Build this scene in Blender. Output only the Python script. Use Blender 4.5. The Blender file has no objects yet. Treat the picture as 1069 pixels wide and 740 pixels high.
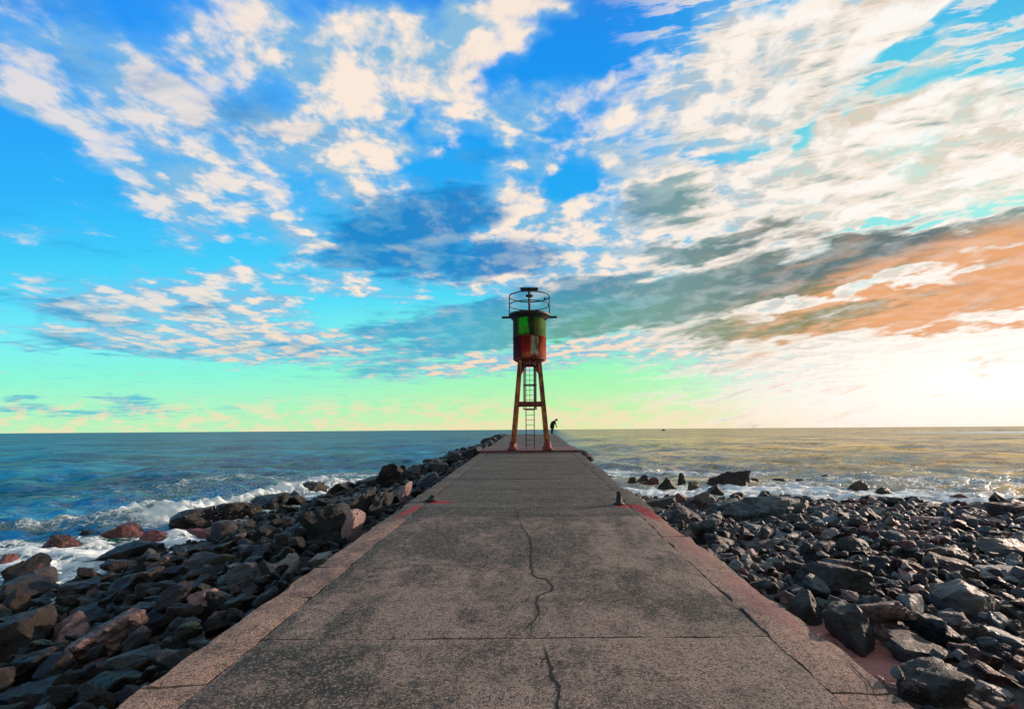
import bpy, bmesh, math, random
import numpy as np
from mathutils import Vector, Matrix, noise as mnoise
R = math.radians
sc = bpy.context.scene
col = sc.collection

# ---------------------------------------------------------------- camera
F = 505.0            # focal length in pixels of a 1069 px wide frame
VX, VY = 556.0, 448.3  # where the pier axis and the horizon sit in the photograph
cam_d = bpy.data.cameras.new('camera'); cam = bpy.data.objects.new('camera', cam_d); col.objects.link(cam)
cam_d.sensor_width = 36.0; cam_d.lens = 36.0 * F / 1069.0
cam_d.shift_x = -(VX - 534.5) / 1069.0
cam_d.shift_y = (VY - 370.0) / 1069.0
cam.location = (0, 0, 0)
cam.rotation_euler = (R(90), R(0.40), 0)
cam_d.clip_start = 0.05; cam_d.clip_end = 60000
sc.camera = cam

# ---------------------------------------------------------------- light
SUN_AZ, SUN_EL = 62.0, 15.0          # degrees right of the view direction, and above the horizon
sun_d = bpy.data.lights.new('sun', 'SUN'); sun = bpy.data.objects.new('sun', sun_d); col.objects.link(sun)
sun_d.energy = 5.0; sun_d.angle = R(1.2); sun_d.color = (1.0, 0.74, 0.58)
sd = Vector((math.sin(R(SUN_AZ)) * math.cos(R(SUN_EL)), math.cos(R(SUN_AZ)) * math.cos(R(SUN_EL)), math.sin(R(SUN_EL))))
sun.rotation_euler = sd.to_track_quat('Z', 'Y').to_euler()
sc.view_settings.view_transform = 'Standard'; sc.view_settings.look = 'None'
sc.view_settings.exposure = 0.0; sc.view_settings.gamma = 1.0; sc.view_settings.use_curve_mapping = False

def lin(c, a=1.0):
    r = []
    for v in c[:3]:
        v = v / 255.0
        r.append(v / 12.92 if v <= 0.04045 else ((v + 0.055) / 1.055) ** 2.4)
    return (r[0], r[1], r[2], a)

class NT:
    """small helper for writing node trees"""
    def __init__(s, tree): s.t = tree; s.n = tree.nodes; s.l = tree.links
    def new(s, typ, **kw):
        n = s.n.new(typ)
        for k, v in kw.items(): setattr(n, k, v)
        return n
    def put(s, sock, v):
        if v is None: return
        if isinstance(v, bpy.types.NodeSocket): s.l.new(v, sock)
        else: sock.default_value = v
    def math(s, op, a, b=None, c=None, clamp=False):
        n = s.new('ShaderNodeMath', operation=op, use_clamp=clamp)
        for i, v in enumerate((a, b, c)): s.put(n.inputs[i], v)
        return n.outputs[0]
    def vmath(s, op, a, b=None, scale=None):
        n = s.new('ShaderNodeVectorMath', operation=op)
        s.put(n.inputs[0], a)
        if b is not None: s.put(n.inputs[1], b)
        if scale is not None: s.put(n.inputs['Scale'], scale)
        return n.outputs['Value'] if op in ('LENGTH', 'DOT_PRODUCT', 'DISTANCE') else n.outputs[0]
    def mix(s, f, a, b, blend='MIX', clamp=False):
        n = s.new('ShaderNodeMix', data_type='RGBA', blend_type=blend)
        n.clamp_factor = True
        s.put(n.inputs[0], f); s.put(n.inputs[6], a); s.put(n.inputs[7], b)
        return n.outputs[2]
    def noise(s, vec, scale, detail=4, rough=0.55, dist=0.0, out=0, lac=2.0, dim='3D'):
        n = s.new('ShaderNodeTexNoise'); n.noise_dimensions = dim
        s.put(n.inputs['Vector'], vec)
        n.inputs['Scale'].default_value = scale; n.inputs['Detail'].default_value = detail
        n.inputs['Roughness'].default_value = rough; n.inputs['Distortion'].default_value = dist
        n.inputs['Lacunarity'].default_value = lac
        return n.outputs[out]
    def voro(s, vec, scale, feature='F1', out=0, rnd=1.0):
        n = s.new('ShaderNodeTexVoronoi', feature=feature)
        s.put(n.inputs['Vector'], vec); n.inputs['Scale'].default_value = scale; n.inputs['Randomness'].default_value = rnd
        return n.outputs[out]
    def mapr(s, v, a, b, c=0.0, d=1.0, mode='SMOOTHSTEP'):
        n = s.new('ShaderNodeMapRange', interpolation_type=mode)
        s.put(n.inputs[0], v)
        for i, q in enumerate((a, b, c, d)): s.put(n.inputs[i + 1], q)
        return n.outputs[0]
    def ramp(s, f, stops, interp='LINEAR'):
        n = s.new('ShaderNodeValToRGB'); cr = n.color_ramp; cr.interpolation = interp
        while len(cr.elements) < len(stops): cr.elements.new(0.5)
        for e, (p, c) in zip(cr.elements, stops):
            e.position = p; e.color = c if len(c) == 4 else (*c, 1)
        s.put(n.inputs[0], f)
        return n.outputs[0]
    def mapping(s, vec, loc=(0, 0, 0), rot=(0, 0, 0), scale=(1, 1, 1), typ='POINT'):
        n = s.new('ShaderNodeMapping', vector_type=typ)
        s.put(n.inputs[0], vec); n.inputs[1].default_value = loc; n.inputs[2].default_value = rot; n.inputs[3].default_value = scale
        return n.outputs[0]
    def sep(s, v):
        n = s.new('ShaderNodeSeparateXYZ'); s.put(n.inputs[0], v); return n.outputs
    def comb(s, x=0.0, y=0.0, z=0.0):
        n = s.new('ShaderNodeCombineXYZ')
        for i, v in enumerate((x, y, z)): s.put(n.inputs[i], v)
        return n.outputs[0]

# ---------------------------------------------------------------- sky (direction based: every term is a function of the world direction only)
world = bpy.data.worlds.new('World'); sc.world = world; world.use_nodes = True
world.node_tree.nodes.clear()
N = NT(world.node_tree)
gen = N.new('ShaderNodeTexCoord').outputs['Generated']
dirv = N.vmath('NORMALIZE', gen)
dx, dy, dz = N.sep(dirv)[:3]
ay = N.math('MAXIMUM', N.math('ABSOLUTE', dy), 0.04)
zz = N.math('MAXIMUM', dz, 0.0)
az_x = N.math('MULTIPLY_ADD', N.math('DIVIDE', dx, ay), F / 100, VX / 100)      # tan(azimuth), 1 unit = 0.198
el_y = N.math('MULTIPLY_ADD', N.math('DIVIDE', zz, ay), -F / 100, VY / 100)     # tan(elevation)
P0 = N.comb(az_x, el_y, 0.0)
# cloud deck coordinates: a level sheet high above the sea
zc = N.math('ADD', zz, 0.09)
deck = N.comb(N.math('DIVIDE', dx, zc), N.math('DIVIDE', dy, zc), 0.0)
warpn = N.noise(deck, 2.6, 2, 0.55, out=1, dim='2D')
warp = N.vmath('SUBTRACT', warpn, (0.5, 0.5, 0.5))
fine = N.vmath('SUBTRACT', N.noise(deck, 9.0, 2, 0.6, out=1, dim='2D'), (0.5, 0.5, 0.5))
# displace the layout, less towards the horizon (perspective)
hgt = N.mapr(el_y, 4.5, 1.2, 0.12, 1.0, 'LINEAR')
P1 = N.vmath('ADD', P0, N.vmath('MULTIPLY', N.vmath('SCALE', warp, scale=N.math('MULTIPLY', hgt, 1.0)), (1.0, .75, 0)))
P1 = N.vmath('ADD', P1, N.vmath('MULTIPLY', N.vmath('SCALE', fine, scale=N.math('MULTIPLY', hgt, 0.45)), (1.0, .7, 0)))

def blobs(P, items):
    """sum of soft elliptical masses: px, py, rx, ry, rotation, weight"""
    acc = None
    for (px, py, rx, ry, rot, w) in items:
        m = N.mapping(P, (px / 100, py / 100, 0), (0, 0, R(-rot)), (rx / 100, ry / 100, 1), 'TEXTURE')
        g = N.new('ShaderNodeTexGradient', gradient_type='SPHERICAL'); N.put(g.inputs[0], m)
        acc = N.math('MULTIPLY', g.outputs[1], w) if acc is None else N.math('MULTIPLY_ADD', g.outputs[1], w, acc)
    return acc

# bright, sun-lit cloud masses
BR = [
 (15, 45, 90, 55, -40, 1.0), (75, 30, 75, 35, -20, .75), (30, 100, 95, 26, -22, 1.5), (5, 235, 80, 14, -4, .55),
 (160, 55, 110, 70, -30, .5), (235, 20, 120, 60, -25, .65), (235, 50, 80, 28, -38, 1.1), (265, 25, 60, 30, -45, 1.0),
 (130, 105, 140, 70, -30, .5), (215, 160, 190, 40, -28, 1.2), (150, 180, 120, 34, -32, 1.35), (185, 222, 70, 38, -25, 1.5),
 (280, 130, 130, 45, -25, 1.25), (330, 175, 110, 34, -25, 1.1), (255, 215, 130, 26, -18, .8),
 (350, 60, 150, 120, -50, 1.0), (395, 85, 120, 95, -40, 1.9), (430, 40, 110, 65, -20, 1.8), (455, 75, 70, 40, 5, 1.5), (400, 150, 75, 85, -50, 1.7),
 (420, 200, 60, 26, -25, .9), (300, 235, 90, 24, -10, 1.0), (340, 215, 60, 20, 0, .8),
 (525, 25, 60, 60, -60, 1.6), (590, 15, 34, 55, 60, 1.8), (560, 50, 26, 18, 0, 1.1), (490, 120, 40, 30, 10, 1.5),
 (540, 120, 55, 38, 5, 1.3), (520, 145, 45, 22, 0, 1.0), (545, 180, 60, 34, 20, 1.6), (560, 210, 55, 30, -15, 1.3), (470, 225, 70, 32, 15, 1.3),
 (505, 45, 30, 40, 40, .6), (670, 45, 32, 16, 10, 1.2),(670,70,36,14,0,.8),
 (730, 40, 95, 50, 15, 1.0), (760, 35, 70, 30, 10, .7), (680, 135, 110, 75, 10, 2.0), (740, 110, 110, 60, 20, 1.8), (655, 170, 60, 50, -50, 1.2),
 (830, 70, 150, 85, 22, 2.2), (880, 30, 120, 45, 20, 2.0), (960, 8, 110, 34, 12, 1.9), (870, 110, 110, 36, 25, 1.5), (720, 185, 50, 14, 12, 1.2),
 (970, 70, 100, 26, 22, 1.2), (1060, 60, 90, 26, 28, 1.0), (1010, 30, 90, 30, 20, .5),
 (590, 258, 115, 62, 5, 2.3), (640, 248, 120, 60, 12, 2.0), (560, 245, 60, 40, 0, 1.3), (720, 230, 140, 60, 16, 1.7), (820, 200, 190, 75, 16, 2.0), (940, 170, 210, 95, 16, 2.2), (1030, 150, 190, 90, 10, 2.0),
 (1000, 215, 170, 50, 6, 1.2), (880, 235, 190, 30, 12, 1.3), (620, 290, 160, 34, 6, 1.4), (510, 290, 150, 22, -2, 1.1), (760, 270, 180, 26, 14, 1.3),
 (900, 275, 260, 20, 14, 1.2), (1000, 330, 330, 75, 7, 2.6), (820, 345, 220, 40, 8, 2.0), (1020, 390, 330, 50, 2, 2.2), (680, 350, 210, 24, 7, 1.4), (590, 372, 170, 18, 6, 1.1), (480, 385, 130, 13, 6, 1.1), (440, 378, 150, 18, 8, .8),
 (370, 300, 110, 16, -4, 1.3), (330, 270, 90, 24, -18, 1.1), (130, 310, 50, 40, 50, 1.5), (130, 308, 160, 28, -6, 1.3), (60, 318, 90, 18, -10, 1.0), (240, 335, 120, 36, -6, 1.6), (270, 310, 70, 26, -10, 1.1), (200, 300, 140, 18, 4, .9),
 (170, 353, 220, 26, -5, 1.4), (330, 362, 170, 22, 0, 1.7), (230, 285, 110, 16, 8, .8), (80, 350, 120, 18, -8, .7), (430, 335, 120, 14, 10, .9), (445, 262, 140, 14, 12, .8), (600, 330, 90, 20, 0, .7),
 (821, 155, 75, 14, 22, -2.4), (861, 126, 70, 12, 26, -2.2), (912, 92, 75, 17, 30, -2.6), (958, 46, 70, 16, 28, -2.0), (1030, 8, 60, 16, 14, -2.2), (990, 88, 90, 18, 22, -1.0), (1045, 66, 60, 14, 30, -1.0),
 (821, 277, 80, 10, 14, -2.4), (899, 252, 90, 13, 15, -2.4), (964, 234, 80, 12, 15, -2.2), (1040, 216, 80, 12, 14, -1.8), (745, 168, 60, 12, 6, -2.0), (640, 35, 70, 60, 60, -1.6), (600, 190, 40, 26, 20, -.9), (680, 292, 80, 12, 8, -1.6), (920, 300, 200, 26, 13, 1.8), (960,340,200,30,8,1.5), (110, 60, 190, 90, -25, .45), (230, 110, 160, 90, -25, .4), (450, 120, 26, 60, -20, -1.2), (440, 190, 50, 30, -10, -1.0),
]
# thick shaded cloud: bases and the long bank on the right
DK = [
 (170, 90, 150, 50, -28, .62), (250, 95, 130, 60, -25, .5), (415, 244, 150, 34, 14, 1.6), (480, 270, 150, 32, 4, 2.0), (400, 225, 120, 30, 6, 1.2), (520, 275, 70, 30, 0, 1.0), (480, 235, 130, 20, 18, .9),
 (690, 212, 70, 26, 10, 1.9), (660, 190, 60, 22, -30, .7), (770, 255, 110, 17, 9, 2.0), (700, 265, 80, 14, 6, 1.0),
 (600, 320, 150, 36, 8, 2.2), (500, 330, 160, 28, 6, 1.9), (400, 345, 90, 12, 4, .9), (560, 345, 160, 18, 6, 1.1), (470, 362, 170, 15, 10, 1.5), (400, 388, 70, 8, 4, 1.2), (340, 365, 120, 12, 4, .9), (260, 360, 130, 8, 2, 1.0),
 (720, 312, 150, 38, 8, 2.0), (840, 292, 170, 42, 11, 2.3), (962, 273, 160, 40, 14, 2.3), (1052, 258, 130, 38, 16, 2.0), (1130, 238, 120, 46, 16, 2.0), 
 (880, 330, 180, 24, 9, 2.0), (980, 312, 190, 36, 9, 2.2), (1070, 288, 120, 44, 12, 2.2), (800, 342, 110, 17, 6, 1.5), (960, 348, 70, 6, 7, 1.6), (1040, 342, 80, 6, 6, 1.5), (840, 317, 100, 12, 9, -2.2), (930, 298, 85, 16, 13, -2.4), (1000, 280, 85, 16, 16, -2.4), (1065, 262, 65, 15, 18, -2.4), (900, 303, 190, 16, 13, -1.0), (720, 362, 60, 6, 4, .8), (1060,325,60,7,8,1.0),
 (85, 325, 110, 18, -12, 1.3), (70, 352, 90, 14, -8, 1.3), (215, 322, 60, 13, -4, 1.3), (130, 365, 150, 8, -4, .7), (95, 310, 60, 8, 5, .8), (240, 345, 40, 14, 10, .8),
 (20, 412, 30, 4, 0, 1.8), (10, 422, 60, 6, 0, 1.2), (125, 414, 55, 6, -6, 2.3), (150, 424, 60, 5, -3, 1.6), (85, 428, 110, 7, -2, 1.3), (230, 425, 40, 4, 0, .8),
]
mdeck = N.mapping(deck, scale=(1.25, 1.25, 1.0))
f1 = N.noise(mdeck, 3.7, 9, 0.58, 0.15, dim='2D')
f2 = N.noise(N.mapping(deck, (3.1, 1.7, 0.4), scale=(1.1, 1.2, 1)), 10.0, 6, 0.58, 0.15, dim='2D')
f3 = N.noise(N.mapping(deck, (8.1, 2.7, 3.4), scale=(0.75, 1.7, 1)), 3.2, 7, 0.58, 0.3, dim='2D')
fs = N.noise(N.mapping(deck, (0.085, 0.075, 0), scale=(1.25, 1.25, 1.0)), 3.7, 5, 0.58, 0.15, dim='2D')
relief = N.math('MULTIPLY', N.math('SUBTRACT', f1, fs), 3.2)
fm = N.math('ADD', N.math('MULTIPLY', N.math('SUBTRACT', f1, 0.5), 3.6), N.math('MULTIPLY', N.math('SUBTRACT', f2, 0.5), 1.8))
bsum = blobs(P1, BR); dsum = blobs(P1, DK)
bval = N.math('ADD', N.math('MINIMUM', bsum, 1.6), fm)
cov = N.math('MULTIPLY', N.mapr(bval, 0.48, 1.75), N.mapr(az_x, 0.5, 4.0, 0.74, 1.0))
strk = N.noise(N.comb(N.math('MULTIPLY', az_x, 0.8), N.math('MULTIPLY', N.math('MULTIPLY_ADD', az_x, 0.21, el_y), 4.6), 0.0), 1.5, 8, 0.60, 0.15, dim='2D')
f3 = N.mix(N.mapr(az_x, 5.6, 7.2), f3, strk)
f3 = N.sep(f3)[0]
dval = N.math('ADD', N.math('MINIMUM', dsum, 1.7), N.math('MULTIPLY', N.math('SUBTRACT', f3, 0.5), N.math('MULTIPLY_ADD', N.mapr(az_x, 5.5, 7.5), 1.6, 2.4)))
dcov = N.mapr(dval, 0.15, 1.40)

# clear sky colour by height, at three azimuths
t = N.math('DIVIDE', el_y, 4.483, clamp=True)
def grad(rows): return N.ramp(t, [(p / 448.3, lin(c)) for p, c in rows], 'LINEAR')
gL = grad([(0, (36, 150, 250)), (100, (36, 162, 254)), (200, (44, 184, 255)), (260, (60, 206, 255)), (310, (84, 226, 255)), (350, (124, 244, 250)), (390, (140, 252, 222)), (425, (178, 250, 200)), (448, (196, 246, 190))])
gC = grad([(0, (26, 140, 240)), (100, (18, 154, 246)), (200, (30, 172, 248)), (260, (44, 190, 244)), (310, (80, 222, 250)), (350, (140, 250, 214)), (390, (160, 252, 186)), (425, (196, 248, 176)), (448, (232, 238, 176))])
gR = grad([(0, (60, 186, 238)), (100, (90, 214, 234)), (200, (150, 238, 222)), (260, (96, 224, 232)), (310, (240, 250, 248)), (350, (252, 254, 252)), (390, (246, 250, 244)), (425, (255, 238, 226)), (448, (255, 226, 200))])
uL = N.mapr(az_x, 2.0, 6.2, mode='SMOOTHSTEP'); uR = N.mapr(az_x, 6.2, 9.2, mode='SMOOTHSTEP')
base = N.mix(uR, N.mix(uL, gL, gC), gR)
nish = N.new('ShaderNodeTexSky', sky_type='NISHITA'); nish.sun_disc = False
nish.sun_elevation = R(SUN_EL); nish.sun_rotation = R(SUN_AZ); nish.altitude = 0; nish.dust_density = 2.0
N.put(nish.inputs[0], N.comb(dx, dy, N.math('MAXIMUM', dz, 0.005))) if nish.inputs else None
nsky = N.vmath('SCALE', nish.outputs[0], scale=0.09)
base = N.mix(0.05, base, nsky)

# lit cloud colour: cream, cooler where thin or self-shaded, brighter and whiter towards the sun
sh = N.mapr(N.math('ADD', f2, N.math('MULTIPLY', f1, 0.6)), 0.62, 1.02)
sunny = N.mapr(az_x, 5.5, 9.5)
lowy = N.mapr(el_y, 2.6, 4.2)
crm = N.mix(sunny, lin((255, 236, 218)), lin((255, 250, 244)))
crm = N.mix(lowy, crm, N.mix(sunny, lin((248, 216, 186)), lin((255, 240, 226))))
gry = N.mix(sunny, lin((140, 190, 222)), lin((226, 206, 184)))
thick = N.mapr(bval, 0.7, 2.0)
ctint = N.mix(N.math('MULTIPLY', N.math('ADD', N.math('ADD', N.math('MULTIPLY', f2, 0.46), N.math('MULTIPLY', relief, 1.7)), N.math('MULTIPLY', thick, 0.45)), 1.0, clamp=True), gry, crm)
halo = N.math('MULTIPLY', N.mapr(N.math('ADD', bsum, N.math('MULTIPLY', N.math('SUBTRACT', f1, 0.5), 2.2)), 0.05, 1.3), 0.52)
rim = N.math('MULTIPLY', N.mapr(N.math('ADD', dval, N.math('MULTIPLY', N.math('SUBTRACT', f2, .5), 1.0)), -0.10, 0.35), N.mapr(az_x, 6.0, 7.4))
base = N.mix(halo, base, N.mix(sunny, lin((122, 188, 234)), lin((214, 232, 226))))
skyc = N.mix(N.math('MULTIPLY', cov, 0.96), base, ctint)
skyc = N.mix(N.math('MULTIPLY', rim, 0.7), skyc, lin((255, 240, 226)))
# shaded cloud colour
dk_top = N.mix(N.mapr(az_x, 5.2, 7.4), lin((28, 124, 196)), lin((84, 140, 142)))
dk_low = N.mix(N.mapr(az_x, 4.6, 6.2), lin((64, 164, 206)), lin((104, 148, 128)))
dk = N.mix(N.mapr(el_y, 2.7, 3.5), dk_top, dk_low)
dk = N.mix(N.mapr(el_y, 3.7, 4.1), dk, lin((84, 190, 214)))
org = N.mix(N.mapr(N.math('ADD', N.math('ADD', f3, N.math('MULTIPLY', f2, .3)), N.math('MULTIPLY', N.math('SUBTRACT', az_x, 8.6), .16)), 0.48, 0.80), lin((128, 124, 66)), lin((234, 160, 100)))
# each bank is grey-blue along its top and orange along its base: offset from the bank's line
rr = N.mapr(az_x, 6.4, 8.6)
low_edge = N.math('MULTIPLY_ADD', az_x, 0.26, el_y)       # constant along lines that rise to the right
oz = N.math('ADD', N.mapr(N.math('MULTIPLY_ADD', N.math('SUBTRACT', az_x, 8.0), .07, low_edge), 5.08, 5.40), N.math('MULTIPLY', N.math('SUBTRACT', f3, 0.5), 1.6), clamp=True)
bank = N.mix(oz, lin((58, 96, 104)), org)
dk = N.mix(N.math('MULTIPLY', rr, N.mapr(el_y, 2.1, 2.5)), dk, bank)
dk = N.mix(N.math('MULTIPLY', N.mapr(N.math('ADD', f2, relief), 0.25, 1.15, mode='LINEAR'), N.math('SUBTRACT', 0.42, N.math('MULTIPLY', rr, 0.22))), dk, N.mix(rr, lin((150, 200, 214)), crm))
skyc = N.mix(N.math('MULTIPLY', dcov, N.math('MULTIPLY_ADD', rr, 0.05, 0.84)), skyc, dk)
# row of small cumulus over the horizon
hb = N.noise(N.comb(N.math('MULTIPLY', az_x, 1.0), N.math('MULTIPLY', el_y, 2.6), 0.3), 3.4, 6, 0.62, dim='2D')
hm = N.math('MULTIPLY', N.mapr(el_y, 4.06, 4.32), N.mapr(N.math('ADD', hb, N.math('MULTIPLY', N.mapr(az_x, 1.5, 6.5), 0.06)), 0.47, 0.60))
skyc = N.mix(N.math('MULTIPLY', hm, 0.62), skyc, N.mix(sunny, lin((250, 222, 186)), lin((255, 236, 220))))
# glow where the sun stands behind thin cloud
glow = blobs(P0, [(1060, 395, 330, 80, 3, .95), (1120, 330, 420, 260, 8, .25)])
skyc = N.mix(N.math('MULTIPLY', glow, N.math('SUBTRACT', 1.0, N.math('MULTIPLY', dcov, 0.97)), clamp=True), skyc, (1.15, 1.1, 1.04, 1))
over = N.math('MAXIMUM', N.mapr(dz, 0.62, 0.85), N.math('MULTIPLY', N.mapr(dy, 0.15, -0.35), N.mapr(dz, -0.05, 0.25)))  # unseen cloud cover overhead and behind the camera, added to neutralise the blue light
overc = N.mix(N.mapr(f1, 0.40, 0.56), (0.12, 0.18, 0.22, 1), (0.56, 0.52, 0.46, 1))
skyc = N.mix(N.math('MULTIPLY', over, 0.9), skyc, overc)
bg = N.new('ShaderNodeBackground'); N.put(bg.inputs[0], skyc); bg.inputs[1].default_value = 1.0
wo = N.new('ShaderNodeOutputWorld'); N.l.new(bg.outputs[0], wo.inputs[0])
world.cycles.sampling_method = 'MANUAL'; world.cycles.sample_map_resolution = 512

# ================================================================ helpers
rng = np.random.default_rng(7); random.seed(7)
SEA = -3.6
XL, XR = -2.76, 2.44            # edges of the pier
PIER_END = 51.0
def zd(y): return -1.89 + 0.0277 * y      # the pier rises gently towards its head
def pix(px, py, z):             # point of the photograph -> world point at height z
    Y = -z * F / (py - VY); return (px - VX) / F * Y, Y

def mesh_obj(name, V, Fc, mat, parent=None, smooth=False, loc=None):
    V = np.asarray(V, float)
    o_loc = Vector((0, 0, 0))
    p = parent; off = Vector((0, 0, 0))
    while p is not None: off += p.location; p = p.parent
    if loc is not None: off = off + Vector(loc)
    V = V - np.array(off)
    me = bpy.data.meshes.new(name)
    if isinstance(Fc, np.ndarray):
        n, k = Fc.shape
        me.vertices.add(len(V)); me.vertices.foreach_set('co', V.astype(np.float32).ravel())
        me.loops.add(n * k); me.loops.foreach_set('vertex_index', Fc.astype(np.int32).ravel())
        me.polygons.add(n); me.polygons.foreach_set('loop_start', np.arange(0, n * k, k, dtype=np.int32))
        me.update(calc_edges=True)
    else:
        me.from_pydata([tuple(v) for v in V], [], [tuple(f) for f in Fc])
    if smooth: me.polygons.foreach_set('use_smooth', [True] * len(me.polygons))
    me.update()
    if mat is not None: me.materials.append(mat)
    o = bpy.data.objects.new(name, me); col.objects.link(o)
    if parent is not None: o.parent = parent
    if loc is not None: o.location = loc
    return o
def thing(name, label, cat, loc=(0, 0, 0), group=None):
    o = bpy.data.objects.new(name, None); col.objects.link(o); o.location = loc
    o.empty_display_size = 0.2; o['label'] = label; o['category'] = cat
    if group: o['group'] = group
    return o
def tag(o, label=None, cat=None, group=None, kind=None):
    if label: o['label'] = label
    if cat: o['category'] = cat
    if group: o['group'] = group
    if kind: o['kind'] = kind
    return o

class MB:
    """collects solids into one mesh"""
    def __init__(s): s.v = []; s.f = []
    def add(s, V, Fc):
        b = len(s.v); s.v += [tuple(v) for v in V]; s.f += [tuple(i + b for i in f) for f in Fc]; return s
    def box(s, c, d, rz=0):
        x, y, z = (q / 2 for q in d); ca, sa = math.cos(rz), math.sin(rz)
        V = [(c[0] + a * x * ca - b * y * sa, c[1] + a * x * sa + b * y * ca, c[2] + e * z) for e in (-1, 1) for a, b in ((-1, -1), (1, -1), (1, 1), (-1, 1))]
        return s.add(V, [(3, 2, 1, 0), (4, 5, 6, 7), (0, 1, 5, 4), (1, 2, 6, 5), (2, 3, 7, 6), (3, 0, 4, 7)])
    def beam(s, a, b, w, h, w2=None, h2=None, up=(0, 1, 0)):
        a = Vector(a); b = Vector(b); d = (b - a).normalized(); u = Vector(up); sx = d.cross(u).normalized(); sy = sx.cross(d).normalized()
        w2 = w if w2 is None else w2; h2 = h if h2 is None else h2
        V = []
        for p, ww, hh in ((a, w, h), (b, w2, h2)):
            for i, j in ((-1, -1), (1, -1), (1, 1), (-1, 1)): V.append(p + sx * i * ww / 2 + sy * j * hh / 2)
        return s.add(V, [(3, 2, 1, 0), (4, 5, 6, 7), (0, 1, 5, 4), (1, 2, 6, 5), (2, 3, 7, 6), (3, 0, 4, 7)])
    def tube(s, pts, r, n=8, closed=False):
        pts = [Vector(p) for p in pts]; m = len(pts); rings = []
        prev = None
        for i, p in enumerate(pts):
            if closed: d = (pts[(i + 1) % m] - pts[i - 1]).normalized()
            else: d = (pts[min(i + 1, m - 1)] - pts[max(i - 1, 0)]).normalized()
            ref = Vector((0, 0, 1)) if abs(d.z) < 0.9 else Vector((1, 0, 0))
            u = d.cross(ref).normalized(); w = d.cross(u).normalized()
            rr = r[i] if isinstance(r, (list, tuple)) else r
            rings.append([p + (u * math.cos(2 * math.pi * k / n) + w * math.sin(2 * math.pi * k / n)) * rr for k in range(n)])
        V = [v for q in rings for v in q]; Fc = []
        for i in range(m if closed else m - 1):
            j = (i + 1) % m
            for k in range(n): Fc.append((i * n + k, i * n + (k + 1) % n, j * n + (k + 1) % n, j * n + k))
        if not closed: Fc += [tuple(range(n))[::-1], tuple((m - 1) * n + k for k in range(n))]
        return s.add(V, Fc)
    def lathe(s, prof, c=(0, 0, 0), n=40, cap=True):
        V = []; Fc = []
        for r, z in prof:
            for k in range(n): V.append((c[0] + r * math.cos(2 * math.pi * k / n), c[1] + r * math.sin(2 * math.pi * k / n), c[2] + z))
        for i in range(len(prof) - 1):
            for k in range(n): Fc.append((i * n + k, i * n + (k + 1) % n, (i + 1) * n + (k + 1) % n, (i + 1) * n + k))
        if cap: Fc += [tuple(range(n))[::-1], tuple((len(prof) - 1) * n + k for k in range(n))]
        return s.add(V, Fc)
    def build(s, name, mat, parent=None, smooth=False): return mesh_obj(name, s.v, s.f, mat, parent, smooth)

def mat(name):
    m = bpy.data.materials.new(name); m.use_nodes = True; m.node_tree.nodes.clear()
    n = NT(m.node_tree); out = n.new('ShaderNodeOutputMaterial'); b = n.new('ShaderNodeBsdfPrincipled')
    n.l.new(b.outputs[0], out.inputs[0])
    return m, n, b
def bump(n, b, h, strength=0.5, dist=0.02, normal=None):
    k = n.new('ShaderNodeBump'); k.inputs['Strength'].default_value = strength; k.inputs['Distance'].default_value = dist
    n.put(k.inputs['Height'], h)
    if normal is not None: n.l.new(normal, k.inputs['Normal'])
    n.l.new(k.outputs[0], b.inputs['Normal']); return k.outputs[0]
def wpos(n): return n.new('ShaderNodeNewGeometry').outputs['Position']
def opos(n): return n.new('ShaderNodeTexCoord').outputs['Object']

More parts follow.
